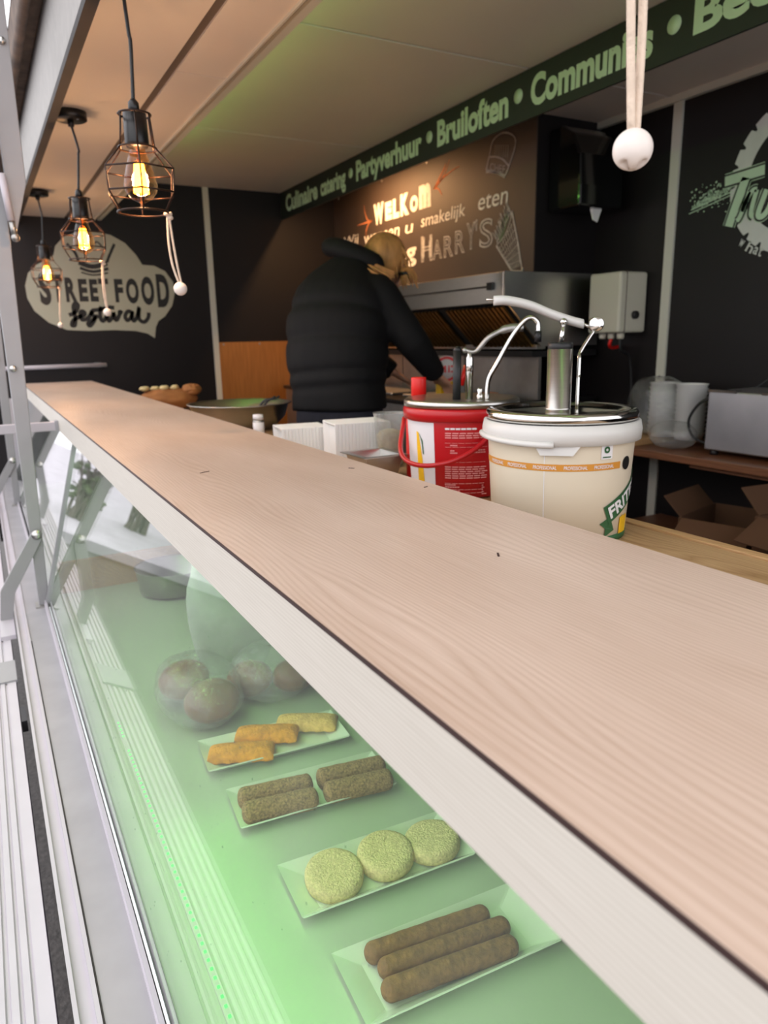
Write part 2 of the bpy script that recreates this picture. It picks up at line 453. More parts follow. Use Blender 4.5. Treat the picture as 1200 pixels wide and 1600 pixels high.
def stroke(mb, pts, place, w, smooth=True, depth=0.0006, taper=False):
    """flat ribbon along a path drawn on a wall"""
    P = spline([Vector((p[0], p[1], 0)) for p in pts], 5) if smooth else [Vector((p[0], p[1], 0)) for p in pts]
    L = []; R = []
    for i, p in enumerate(P):
        d = P[min(i + 1, len(P) - 1)] - P[max(i - 1, 0)]
        if d.length < 1e-9: d = Vector((1, 0, 0))
        d.normalize(); nrm = Vector((-d.y, d.x, 0)); ww = w / 2 * (1 if not taper else (0.35 + 0.65 * math.sin(math.pi * min(1, 0.15 + i / max(1, len(P) - 1)))))
        L.append(p + nrm * ww); R.append(p - nrm * ww)
    n = len(P); vs = [place(q.x, q.y, depth) for q in L] + [place(q.x, q.y, depth) for q in R]
    mb.add(vs, [(i, i + 1, n + i + 1, n + i) for i in range(n - 1)]); return mb

# ================================================================== SETTING
FZ = -1.30            # truck floor
CZ, DZ = 1.055, 0.80  # main ceiling, lowered strip over the counter
YE = 5.40             # far end wall
XR = 2.985            # right (rear) wall
XP = 2.57             # partition that carries the chalkboard

struct('wall_near', MB().box(0.70, XR, -0.62, -0.58, FZ, -0.20), 'wall_black')
struct('ground', MB().box(-14, 0.12, -6, 22, -1.90, -1.78), 'asphalt')
struct('pavement', MB().box(-14, 0.1, 8.95, 22, -1.785, -1.68), 'paving')
struct('kerb', MB().box(-14, 0.1, 8.78, 8.95, -1.79, -1.66), 'paving')
struct('floor', MB().box(0.66, XR + 0.1, -0.6, YE + 0.1, FZ - 0.08, FZ), 'floor')
struct('wall_far', MB().box(-0.02, XR + 0.1, YE, YE + 0.06, FZ, CZ + 0.06), 'wall_black')
struct('wall_right', MB().box(XR, XR + 0.06, -0.6, YE, FZ, CZ + 0.06), 'wall_black')
struct('wall_partition', MB().box(XP, XR, 3.03, YE, -0.02, CZ), 'wall_black')

ceil = bpy.data.objects.new('ceiling', None); COL.objects.link(ceil); ceil['kind'] = 'structure'; ORG['ceiling'] = Vector((0, 0, 0))
g = 0.008
edges = [-0.6, 1.19, 2.575, 3.965, YE]
for a, b in zip(edges[:-1], edges[1:]):
    obj('panel', MB().box(0.86, 2.127, a + g, b - g, CZ, CZ + 0.03), 'ceiling', ceil)
for a, b in zip([-0.6, 1.19, 2.575], [1.19, 2.575, 3.9]):
    obj('panel', MB().box(2.137, XR, a + g, b - g, CZ, CZ + 0.03), 'ceiling', ceil)
obj('joint_backing', MB().box(0.84, XR, -0.6, YE, CZ + 0.028, CZ + 0.05), 'joint', ceil)
for (a, b) in ((-0.6, 2.437), (2.443, YE)):
    obj('panel', MB().box(0.645, 0.80, a, b, DZ, DZ + 0.02), 'ceiling', ceil)
obj('panel', MB().box(0.345, 0.618, -0.6, YE, DZ, DZ + 0.02), 'ceiling', ceil)
obj('groove_strip', MB().box(0.618, 0.645, -0.6, YE, DZ + 0.006, DZ + 0.018), 'joint', ceil)
rail = obj('rail', MB().box(0.80, 0.806, -0.6, YE, DZ - 0.008, DZ + 0.02).box(0.822, 0.846, -0.6, YE, DZ - 0.004, DZ + 0.26), 'trim_white', ceil)
obj('groove_strip', MB().box(0.806, 0.822, -0.6, YE, DZ + 0.006, DZ + 0.018), 'joint', ceil)
obj('roof_fill', MB().box(0.345, 0.82, -0.6, YE, DZ + 0.0205, CZ + 0.05), 'joint', ceil)

# lintel above the serving opening and the hinge beam above it
lt = bpy.data.objects.new('trim_1', None); COL.objects.link(lt); lt['kind'] = 'structure'; ORG['trim_1'] = Vector((0, 0, 0))
obj('lintel_board', MB().box(0.322, 0.342, -0.6, YE, 0.765, 1.14), 'lintel', lt)
obj('edge_seal', MB().box(0.318, 0.347, -0.6, YE, 0.748, 0.768), 'rubber', lt)
struct('trim_2', MB().box(1.563 - 0.02, 1.563 + 0.02, YE - 0.012, YE, FZ, CZ), 'trim_white')
struct('trim_3', MB().box(XR - 0.012, XR, 2.51, 2.56, FZ, CZ), 'trim_white')
struct('trim_4', MB().box(XR - 0.025, XR, -0.6, 3.03, CZ - 0.03, CZ), 'trim_white')

# ================================================================== SERVING COUNTER
SX0, SX1, SZ = 0.227, 0.627, -0.235
c = thing('serving_shelf', 'long beige wood-grain serving counter with a pale front edge', 'counter', (0.43, 2.4, SZ))
obj('counter_top', MB().box(SX0, SX1, -0.35, 5.05, SZ - 0.03, SZ), 'shelf_wood', c)
obj('edge_band', MB().box(SX0 - 0.0012, SX0 + 0.001, -0.35, 5.05, SZ - 0.0045, SZ - 0.0005), 'edge_dark', c)
obj('front_board', MB().box(SX0 - 0.001, SX0 + 0.017, -0.35, 5.05, SZ - 0.070, SZ - 0.0046), 'fascia', c)
sb = MB()
for (x, y, l, a) in ((0.33, 1.30, 0.022, 0.5), (0.585, 1.18, 0.012, 2.2), (0.60, 0.96, 0.008, 0.4), (0.47, 0.60, 0.012, 1.0)):
    sb = MB(); sb.obox((x, y, SZ + 0.0004), (x + l * math.cos(a), y + l * math.sin(a), SZ + 0.0004), 0.0022, 0.0008); obj('scratch', sb, 'edge_dark', c)

# ---- glass display case below the counter
CFZ = -0.845
d = thing('display_case', 'green-lit glass display case under the serving counter', 'display case', (0.4, 2.0, CFZ))
obj('case_floor', MB().box(0.107, 0.648, -0.35, 4.9, CFZ - 0.02, CFZ), 'case_white', d)
obj('back_panel', MB().box(0.636, 0.648, -0.35, 4.9, CFZ, -0.312), 'steel_dull', d)
obj('wood_divider', MB().box(0.15, 0.636, 2.62, 2.64, CFZ, -0.735), 'board_wood', d)
obj('case_top', MB().box(0.25, 0.648, -0.35, 4.9, -0.312, -0.3065), 'case_white', d)
obj('end_panel', MB().box(0.12, 0.648, 4.88, 4.90, CFZ, -0.312), 'alu', d)
obj('end_panel', MB().box(0.12, 0.648, -0.37, -0.35, CFZ, -0.312), 'alu', d)
def gpt(z, off=0.0):  # point on the leaning pane
    return (0.156 + 0.27 * (z + 0.612) + off, z)
for (a, b) in ((-0.34, 2.475), (2.495, 4.87)):
    lo = gpt(-0.828); hi = gpt(-0.30)
    obj('glass_pane', MB().add([(lo[0], a, lo[1]), (hi[0], a, hi[1]), (hi[0], b, hi[1]), (lo[0], b, lo[1]),
                                 (lo[0] + .005, a, lo[1]), (hi[0] + .005, a, hi[1]), (hi[0] + .005, b, hi[1]), (lo[0] + .005, b, lo[1])],
        [(0, 1, 2, 3), (7, 6, 5, 4), (0, 4, 5, 1), (1, 5, 6, 2), (2, 6, 7, 3), (3, 7, 4, 0)]), 'glass', d, label='clear sloping glass pane')
dr = MB()
for i in range(170):
    z = random.uniform(-0.80, -0.36); y = random.gauss(1.05, .35) if i % 3 else random.uniform(.4, 2.3); x = gpt(z)[0]; r = random.uniform(.0005, .0015)
    dr.ellipsoid((x, y, z), r * .6, r, r * 1.3, 6, 4)
o = obj('water_droplets', dr, thin_glass('droplet_water', (.86, .9, .88), 0.0, 1.33), d, fix=False); o['kind'] = 'stuff'
lo = gpt(-0.828); hi = gpt(-0.302)
obj('pane_joint', MB().obox((lo[0], 2.485, lo[1]), (hi[0], 2.485, hi[1]), 0.014, 0.012, (0, 1, 0)), 'alu_grey', d)
obj('glass_channel', MB().box(0.090, 0.096, -0.35, 4.9, -0.842, -0.818).box(0.1065, 0.111, -0.35, 4.9, -0.842, -0.822), 'alu', d)
obj('gasket', MB().box(0.0963, 0.0985, -0.35, 4.9, -0.845, -0.826), 'rubber', d)
obj('gasket', MB().box(0.1125, 0.1145, -0.35, 4.9, -0.846, -0.8435), 'rubber', d)
ls = obj('led_strip', MB().box(0.168, 0.178, 0.30, 1.62, CFZ, CFZ + 0.003), 'case_white', d)
dots = MB()
k = 0
y = 0.34
while y < 1.60:
    if not 1.47 < y < 1.52:
        dots.box(0.1712, 0.1750, y, y + 0.0042, CFZ + 0.003, CFZ + 0.0050)
    y += 0.0165
o = obj('led_dots', dots, 'led_green', ls, label='row of glowing green diodes'); o['kind'] = 'stuff'
tl = obj('upper_led_strip', MB().box(0.262, 0.276, -0.3, 4.8, -0.322, -0.312), 'led_strip', d, label='green light strip under the counter')
la = area_light('case_led', (0.272, 1.1, -0.326), (0.10, 0, -1), 0.012, 2.6, LED_CASE_W, (0.44, 1.0, 0.28)); la.parent = d; la.matrix_parent_inverse = Matrix.Translation(-ORG[d.name])

la2 = area_light('added_floor_band_light', (0.268, 0.70, -0.3265), (-0.07, 0, -1), 0.008, 0.95, 0.20, (0.16, 1.0, 0.10), spread=0.5); la2.parent = d; la2.matrix_parent_inverse = Matrix.Translation(-ORG[d.name])  # extra narrow light, added to brighten a green band on the case floor
# ---- outer sill, ribbed ledge and hatch parts
s = thing('window_sill', 'grey aluminium sill running along the foot of the display glass', 'sill', (0.06, 2.0, -0.84))
obj('sill_plate', MB().box(0.030, 0.090, -0.4, 5.2, -0.860, -0.836), 'alu_grey', s)
obj('inner_lip', MB().box(0.088, 0.0945, -0.4, 5.2, -0.858, -0.829), 'alu', s)
obj('outer_lip', MB().box(0.0235, 0.0295, -0.4, 5.2, -0.87, -0.832).box(0.004, 0.0235, -0.4, 5.2, -0.88, -0.843).box(-0.002, 0.004, -0.4, 5.2, -0.89, -0.835), 'alu', s)
obj('seam', MB().box(0.0296, 0.0324, -0.4, 2.2, -0.85, -0.8348), 'rubber', s)
obj('body_side', MB().box(0.010, 0.085, -0.4, 5.2, -1.6, -0.862), 'alu', s)

fl = thing('folded_hatch_ledge', 'white ribbed folded-down hatch panel outside the sill', 'hatch', (-0.07, 2.0, -0.87))
obj('panel', MB().box(-0.125, -0.022, -0.4, 5.0, -0.90, -0.875), 'alu', fl)
for x in (-0.119, -0.103, -0.086, -0.069, -0.053):
    pr = [(-0.0065, 0), (-0.0045, 0.0045), (0.0045, 0.0045), (0.0065, 0)]
    obj('rib', MB().prism(pr, lambda u, v, x=x: (x + u, -0.4, -0.875 + v), lambda u, v, x=x: (x + u, 5.0, -0.875 + v)), 'alu', fl)
obj('edge_strip', MB().box(-0.042, -0.022, -0.4, 5.0, -0.875, -0.871), 'alu', fl)
obj('cross_bracket', MB().box(-0.127, -0.018, 2.02, 2.16, -0.874, -0.866), 'post', fl)
obj('hinge_block', MB().box(-0.020, -0.008, 1.78, 1.86, -0.90, -0.872), 'black_plastic', fl)
obj('skirt', MB().box(-0.026, -0.022, -0.4, 5.0, -0.97, -0.90), 'rubber', fl)

def post(y, lab, arm_lab, far=False):
    p = thing('hatch_post', lab, 'post', (0.09, y, -0.836), 'hatch posts')
    top = 0.95
    obj('upright', MB().add([(0.073, y, -0.836), (0.104, y, -0.836), (0.132, y, 0.30), (0.132, y, top), (0.078, y, top), (0.078, y, 0.0),
                             (0.073, y + .03, -0.836), (0.104, y + .03, -0.836), (0.132, y + .03, 0.30), (0.132, y + .03, top), (0.078, y + .03, top), (0.078, y + .03, 0.0)],
        [(0, 1, 2, 3, 4, 5), (11, 10, 9, 8, 7, 6)] + [(i, i + 6, (i + 1) % 6 + 6, (i + 1) % 6) for i in range(6)]), 'post', p, bevel=0.002)
    obj('foot_plate', MB().box(0.062, 0.106, y - 0.02, y + 0.04, -0.836, -0.831), 'steel_dull', p)
    b = MB().lathe([(0.011, 0), (0.011, 0.006), (0.008, 0.009)], (0.094, y - 0.012, -0.593), 14, axis=(0, -1, 0)).lathe([(0.016, 0), (0.016, 0.002)], (0.094, y - 0.011, -0.593), 16, axis=(0, -1, 0))
    obj('bolt', b, 'steel', p, label='round-headed steel pivot bolt')
    b2 = MB().lathe([(0.010, 0), (0.010, 0.006), (0.007, 0.009)], (0.092, y - 0.001, -0.07), 14, axis=(0, -1, 0))
    obj('bolt', b2, 'steel', p)
    lk = thing('folding_stay', arm_lab, 'stay', (0.03, y, -0.87), 'folding hatch stays')
    pts = [(0.094, -0.593), (-0.013, -0.765), (-0.027, -0.868)]
    a = MB()
    w = 0.019
    (x0, z0), (x1, z1), (x2, z2) = pts
    poly = [(x0 - .012, z0 + .012), (x0 + .004, z0 + .017), (x0 + .017, z0 + .004), (x0 + .014, z0 - .014), (x1 + .021, z1 - .010), (x2 + .018, z2), (x2 - .018, z2), (x1 - .019, z1 + .004)]
    a.prism(poly, lambda u, v: (u, y - 0.010, v), lambda u, v: (u, y - 0.002, v))
    obj('arm', a, 'post', lk, bevel=0.001)
    obj('bracket', MB().box(-0.047, -0.006, y - 0.16, y + 0.01, -0.871, -0.858), 'alu', lk, label='white bracket on the ribbed panel')
    return p
post(2.50, 'grey hatch post nearest the lens, standing on the sill', 'bent grey folding stay bolted to the nearer hatch post')
post(4.25, 'second grey hatch post, farther along the sill towards the end wall', 'bent grey folding stay bolted to the farther hatch post')
# upper strut with gas spring at the near post
u = thing('hatch_strut', 'upper grey steel strut beside the lintel above the nearer post', 'strut', (0.16, 2.46, 0.5))
obj('bar', MB().prism([(0.137, 0.335), (0.150, 0.318), (0.190, 0.45), (0.193, 0.98), (0.137, 0.98)], lambda a, b: (a, 2.455, b), lambda a, b: (a, 2.485, b)), 'post', u, bevel=0.002)
obj('bolt', MB().lathe([(0.010, 0), (0.010, 0.005), (0.006, 0.009)], (0.174, 2.455, 0.814), 14, axis=(0, -1, 0)), 'steel', u)
gs = thing('gas_spring', 'slim black and white gas spring beside the upper strut', 'gas spring', (0.13, 2.43, 0.4))
obj('rod', MB().tube([(0.118, 2.44, 0.80), (0.128, 2.44, 0.47)], 0.005), 'rubber', gs)
obj('cylinder', MB().tube([(0.128, 2.44, 0.47), (0.138, 2.44, 0.345)], 0.010, 12), 'alu', gs)
obj('end_fitting', MB().tube([(0.138, 2.44, 0.345), (0.142, 2.44, 0.305)], 0.008, 10).ellipsoid((0.143, 2.44, 0.30), .012, .012, .012, 10, 6), 'steel_dull', gs)
hb = thing('hinge_beam', 'weathered brown hinge beam above the white lintel', 'beam', (0.28, 2.0, 1.12))
obj('beam', MB().box(0.262, 0.3215, -0.6, YE, 1.02, 1.16).box(0.20, 0.262, -0.6, 2.6, 1.10, 1.16), 'rust', hb, bevel=0.006)
obj('hinge_knuckle', MB().tube([(0.268, -0.6, 1.015), (0.268, YE, 1.015)], 0.018, 12), 'rust', hb)

# bracket bar reaching from the counter out over the sill
bb = thing('counter_bracket', 'pale horizontal bracket bar joined to the counter front edge behind the post', 'bracket', (0.1, 2.85, -0.29))
obj('bar', MB().box(-0.75, 0.224, 2.84, 2.87, -0.304, -0.272), 'alu', bb, bevel=0.002)
obj('end_plate', MB().box(0.214, 0.2255, 2.835, 2.875, -0.306, -0.268), 'alu_grey', bb)
wr = thing('wall_rail', 'thin white horizontal rail low on the black end wall', 'rail', (0.4, 5.33, -0.146))
obj('rod', MB().tube([(0.02, 5.34, -0.150), (0.774, 5.34, -0.145)], 0.014, 10), 'alu', wr)
obj('bracket', MB().box(0.06, 0.10, 5.335, 5.40, -0.165, -0.13), 'alu_grey', wr)
obj('bracket', MB().box(0.70, 0.74, 5.335, 5.40, -0.160, -0.13), 'alu_grey', wr)

# ================================================================== FOOD IN THE CASE
def plate_mb(rot):
    L, Wd, H = 0.150, 0.0635, 0.020
    def ringpts(l, w, z): return [(l, w, z), (-l, w, z), (-l, -w, z), (l, -w, z)]
    prof = [ringpts(L * .74, Wd * .62, 0), ringpts(L * .98, Wd * .96, H * .9), ringpts(L, Wd, H), ringpts(L * .97, Wd * .93, H), ringpts(L * .76, Wd * .62, 0.005)]
    m = MB(); m.loft(prof, cap=True, smooth=False); return m
PC = [((0.447, 1.325), -0.085, 'white rectangular plate under the golden cheese pastries'),
      ((0.449, 1.128), -0.085, 'white rectangular plate under the four breaded croquettes'),
      ((0.463, 0.893), -0.055, 'white rectangular plate under the round breaded patties'),
      ((0.466, 0.692), -0.06, 'white rectangular plate under the long brown sausages, nearest the lens')]
PR = []
p0 = None
for (pos, rz, lab) in PC:
    if p0 is None:
        p0 = obj('plate', plate_mb(0), 'porcelain', None, label=lab, cat='plate', group='white plates in the display case', bevel=0.0022)
        o = p0
    else:
        o = p0.copy(); COL.objects.link(o); o['label'] = lab
    o.location = (pos[0], pos[1], CFZ + 0.0002); o.rotation_euler = (0, 0, rz)
    PR.append((Vector((pos[0], pos[1], CFZ)), rz))

def rod_mb(L, R, bump=0.05, n=20, m=26, square=0.0, flat=1.0, round_=0.5):
    mb = MB(); rings = []
    for i in range(m + 1):
        t = i / m; x = -L / 2 + L * t
        e = min(t, 1 - t) * L
        cap = R * round_
        r = R if e > cap else R * (1 - round_ + round_ * math.sqrt(max(0, 1 - ((cap - e) / cap) ** 2)))
        if i in (0, m): r = R * max(0.05, 1 - round_) * 0.75
        ring = []
        for k in range(n):
            a = 2 * math.pi * k / n; q = r * (1 + random.uniform(-bump, bump) * (0 if i in (0, m) else 1))
            ring.append((x, q * math.cos(a), q * math.sin(a) * flat))
        rings.append(ring)
    mb.loft(rings); return mb
def place_food(name, mb, mat, pos, rz, label, cat, group, ry=0.0, z=None, sub=1):
    o = obj(name, mb, mat, None, label=label, cat=cat, group=group, subsurf=sub)
    o.location = pos; o.rotation_euler = (0, ry, rz); return o
PZ = CFZ + 0.0055
# three long sausages
for k, ((x0, y0), (x1, y1), w) in enumerate([((0.362, 0.735), (0.548, 0.712), 'long brown frozen sausage at the back of the nearest plate'),
                                             ((0.366, 0.704), (0.560, 0.680), 'long brown frozen sausage in the middle of the nearest plate'),
                                             ((0.354, 0.673), (0.549, 0.648), 'long brown frozen sausage at the front of the nearest plate')]):
    L = math.hypot(x1 - x0, y1 - y0) + 0.008
    place_food('sausage', rod_mb(L, 0.0152, 0.035), 'sausage', ((x0 + x1) / 2, (y0 + y1) / 2, PZ + 0.0150), math.atan2(y1 - y0, x1 - x0), w, 'sausage', 'long brown sausages')
# three breaded patties
def patty_mb():
    R, H = 0.047, 0.027; mb = MB(); n = 36
    prof = [(0.001, 0), (R * .6, 0), (R * .93, 0.001), (R, 0.006), (R, H - .006), (R * .94, H), (R * .6, H + .0005), (R * .3, H), (0.001, H)]
    rings = []
    for (r, h) in prof:
        rings.append([(r * math.cos(2 * math.pi * k / n) * (1 + random.uniform(-.015, .015)), r * math.sin(2 * math.pi * k / n) * (1 + random.uniform(-.015, .015)), h + random.uniform(-.0008, .0008)) for k in range(n)])
    mb.loft(rings, cap=True); return mb
for (x, y, lx, dz, lab) in ((0.387, 0.896, 0.10, 0.002, 'round pale breaded patty at the street end of its plate'),
                            (0.478, 0.892, 0.06, 0.004, 'round pale breaded patty between the other two patties'),
                            (0.562, 0.880, -0.03, 0.003, 'round pale breaded patty half hidden by the counter edge')):
    o = place_food('breaded_patty', patty_mb(), 'crumb_pale', (x, y, PZ + dz), 0.3, lab, 'patty', 'round breaded patties'); o.rotation_euler = (lx * 1.2, -0.05, 0.2)
# four croquettes
for (x0, y0, x1, y1, lab) in ((0.312, 1.152, 0.452, 1.128, 'brown breadcrumbed croquette at the back left of the four'),
                              (0.306, 1.108, 0.444, 1.084, 'brown breadcrumbed croquette at the front left of the four'),
                              (0.462, 1.134, 0.600, 1.112, 'brown breadcrumbed croquette at the back right of the four, by the counter edge'),
                              (0.456, 1.088, 0.590, 1.066, 'brown breadcrumbed croquette at the front right of the four')):
    L = math.hypot(x1 - x0, y1 - y0)
    place_food('croquette', rod_mb(L, 0.0205, 0.03), 'crumb', ((x0 + x1) / 2, (y0 + y1) / 2, PZ + 0.0205), math.atan2(y1 - y0, x1 - x0), lab, 'croquette', 'breaded croquettes')
# three cheese pastries
def pastry_mb():
    L, Wd, H = 0.135, 0.062, 0.026; nx, ny = 16, 10; mb = MB()
    top = []; bot = []
    for i in range(nx + 1):
        for j in range(ny + 1):
            u = i / nx * 2 - 1; v = j / ny * 2 - 1
            wob = 0.004 * math.sin(i * 2.1) * (abs(v) > .99)
            x = u * L / 2; y = v * Wd / 2 + wob
            h = H * (1 - abs(v) ** 2.2) ** .6 * (0.62 + 0.38 * (1 - abs(u) ** 6)) if abs(v) < 1 else 0
            top.append((x, y, 0.006 + h * .8 + random.uniform(-.0006, .0006))); bot.append((x, y, 0.003 * abs(v)))
    n = ny + 1; N = len(top); fs = []
    for i in range(nx):
        for j in range(ny):
            a = i * n + j; fs.append((a, a + n, a + n + 1, a + 1)); fs.append((N + a, N + a + 1, N + a + n + 1, N + a + n))
    for i in range(nx):
        fs.append((i * n, N + i * n, N + (i + 1) * n, (i + 1) * n)); a = i * n + ny; fs.append((a, a + n, N + a + n, N + a))
    for j in range(ny):
        fs.append((j, j + 1, N + j + 1, N + j)); a = nx * n + j; fs.append((a, N + a, N + a + 1, a + 1))
    mb.add(top + bot, fs, True); return mb
for (x, y, rz, mat, ry, lab) in ((0.372, 1.312, -0.42, 'fry', 0.0, 'golden crimped cheese pastry at the street end of the plate'),
                                 (0.442, 1.352, -0.50, 'fry', -0.02, 'golden crimped cheese pastry in the middle of the plate'),
                                 (0.535, 1.352, -0.56, 'fry_pale', -0.02, 'paler crimped cheese pastry nearest the counter edge')):
    place_food('cheese_pastry', pastry_mb(), mat, (x, y, PZ + 0.004), rz, lab, 'pastry', 'cheese pastries', ry)
# bread rolls and their bags
def roll_mb(r):
    return MB().ellipsoid((0, 0, 0), r * 1.12, r, r * .78, 20, 12, 0.02)
for (x, y, r, lab) in ((0.338, 1.640, 0.058, 'brown bread roll at the back of the clear bag, street side'),
                       (0.366, 1.500, 0.060, 'brown bread roll nearest the glass in the clear bag'),
                       (0.478, 1.570, 0.054, 'brown bread roll in the middle of the bagged row'),
                       (0.580, 1.540, 0.050, 'brown bread roll by the counter edge in the second bag')):
    o = place_food('bread_roll', roll_mb(r), 'bread', (x, y, CFZ + r * .78 + 0.004), 0.4, lab, 'bread roll', 'bagged bread rolls')
def crumple(c, rx, ry, rz, amp, n=26, m=16, seed=1):
    rnd = random.Random(seed); mb = MB(); vs = []; fs = []
    for i in range(m + 1):
        a = math.pi * i / m
        for k in range(n):
            b = 2 * math.pi * k / n; q = 1 + rnd.uniform(-amp, amp)
            zz = -math.cos(a); zz = max(zz, -0.92)
            vs.append((c[0] + rx * q * math.sin(a) ** .7 * math.cos(b) if 0 < i < m else c[0], c[1] + ry * q * math.sin(a) ** .7 * math.sin(b) if 0 < i < m else c[1], c[2] + rz * zz * (q if zz > 0 else 1)))
    for i in range(m):
        for k in range(n):
            a = i * n + k; b = i * n + (k + 1) % n; fs.append((a, b, b + n, a + n))
    return mb.add(vs, fs, True)
obj('plastic_bag', crumple((0.352, 1.565, CFZ + 0.058), 0.098, 0.155, 0.063, 0.05, seed=3), 'film', None, label='clear crinkled plastic bag around two bread rolls', cat='plastic bag', subsurf=1)
obj('plastic_bag', crumple((0.530, 1.560, CFZ + 0.060), 0.103, 0.100, 0.064, 0.05, seed=5), 'film', None, label='clear plastic bag holding rolls beside the white bag', cat='plastic bag', subsurf=1)
wb = MB()
prof = []
for i in range(13):
    t = i / 12; z = CFZ + 0.012 + 0.36 * t
    cx = 0.475 + 0.03 * t ** .5; w = 0.05 + 0.075 * math.sin(math.pi * min(1, t * 0.7 + .12)); dd = 0.03 + 0.03 * math.sin(math.pi * t)
    prof.append([(cx + w * math.cos(2 * math.pi * k / 20) * (1 + random.uniform(-.06, .06)), 1.70 + dd * math.sin(2 * math.pi * k / 20) + random.uniform(-.006, .006), z) for k in range(20)])
wb.loft(prof)
obj('plastic_bag', wb, 'film_white', None, label='upright translucent white plastic bag behind the rolls', cat='plastic bag', subsurf=1)
pan = thing('steel_pan', 'round steel pan at the far end of the display case', 'pan', (0.50, 2.45, CFZ))
obj('bowl', MB().lathe([(0.09, 0.002), (0.115, 0.01), (0.125, 0.09), (0.128, 0.092), (0.122, 0.09), (0.112, 0.013), (0.001, 0.006)], (0.50, 2.45, CFZ), 32), 'steel', pan)

# ================================================================== PENDANT LAMPS
def pendant(x, y, zt, label, wire_top=DZ, canopy=True, sway=0.0, tiltpt=None):
    """zt: top of the socket"""
    p = thing('pendant_lamp', label, 'lamp', (x, y, zt), 'caged pendant lamps over the counter')
    if canopy:
        cp = obj('canopy', MB().lathe([(0.052, -0.028), (0.056, -0.025), (0.056, 0.0)], (x, y, wire_top), 32).lathe([(0.010, -0.048), (0.011, -0.028)], (x, y, wire_top), 12), 'black', p)
        obj('screw', MB().lathe([(0.005, 0), (0.003, -0.003)], (x + 0.02, y - 0.03, wire_top - 0.0285), 8), 'steel', cp)
    pts = spline([(x, y, wire_top - 0.04), (x + 0.004 + sway, y, wire_top - 0.12), (x + 0.006 + sway * .6, y, (wire_top + zt) / 2), (x, y, zt + 0.02)], 6)
    obj('cable', MB().tube(pts, 0.0042, 8), 'black_plastic', p)
    sk = obj('socket', MB().lathe([(0.006, 0.030), (0.012, 0.022), (0.013, 0.0)], (x, y, zt), 16).lathe([(0.0, 0.002), (0.026, 0.0), (0.027, -0.064), (0.024, -0.072), (0.0, -0.072)], (x, y, zt), 24), 'black', p)
    z0 = zt - 0.002; zs = zt - 0.074; zw = zt - 0.122; zb2 = zt - 0.172; zb = zt - 0.214
    R0, Rs, Rw, Rb2, Rb = 0.036, 0.043, 0.086, 0.083, 0.058
    cg = MB()
    cg.ring((x, y, z0), R0, 0.0024, 32, 6).ring((x, y, zs), Rs, 0.0024, 32, 6).ring((x, y, zb), Rb, 0.0024, 32, 6)
    n = 6
    pent = lambda R, z: [(x + R * math.cos(2 * math.pi * k / n + .35), y + R * math.sin(2 * math.pi * k / n + .35), z) for k in range(n)]
    for R, z in ((Rw, zw), (Rb2, zb2)):
        q = pent(R, z)
        for k in range(n): cg.tube([q[k], q[(k + 1) % n]], 0.0021, 6)
    for a, b, c2, d2, e in zip(pent(R0, z0), pent(Rs, zs), pent(Rw, zw), pent(Rb2, zb2), pent(Rb, zb)):
        cg.tube([a, b], 0.0021, 6); cg.tube([b, c2, d2, e], 0.0021, 6)
    obj('cage', cg, 'cage', p, label='black wire cage')
    bl = obj('bulb', MB().lathe([(0.002, -0.196), (0.008, -0.192), (0.024, -0.184), (0.036, -0.168), (0.038, -0.154), (0.034, -0.132), (0.024, -0.098), (0.018, -0.080), (0.016, -0.070)], (x, y, zt), 28), 'bulb_glass', p, fix=True, label='amber glass bulb with glowing filaments')
    fm = MB()
    for k in range(6):
        a = 2 * math.pi * k / 6
        fm.tube([(x + 0.007 * math.cos(a), y + 0.007 * math.sin(a), zt - 0.106), (x + 0.014 * math.cos(a), y + 0.014 * math.sin(a), zt - 0.172)], 0.0042, 6)
    obj('filament', fm, 'filament', bl, label='glowing yellow filament')
    obj('stem', MB().tube([(x, y, zt - 0.072), (x, y, zt - 0.108)], 0.004, 8), 'bulb_glass', bl)
    lp = point_light('bulb_light', (x, y, zt - 0.140), BULB_W, (1.0, 0.77, 0.58), 0.022)
    lp.parent = p; lp.location = (0, 0, -0.140)
    return p
pendant(0.392, 1.88, 0.514, 'nearest black caged pendant lamp in view, with a glowing bulb')
pendant(0.402, 3.0, 0.515, 'middle of the three black caged pendant lamps', sway=0.012)
pendant(0.397, 4.52, 0.520, 'farthest and smallest black caged pendant lamp, by the end wall', sway=0.006)

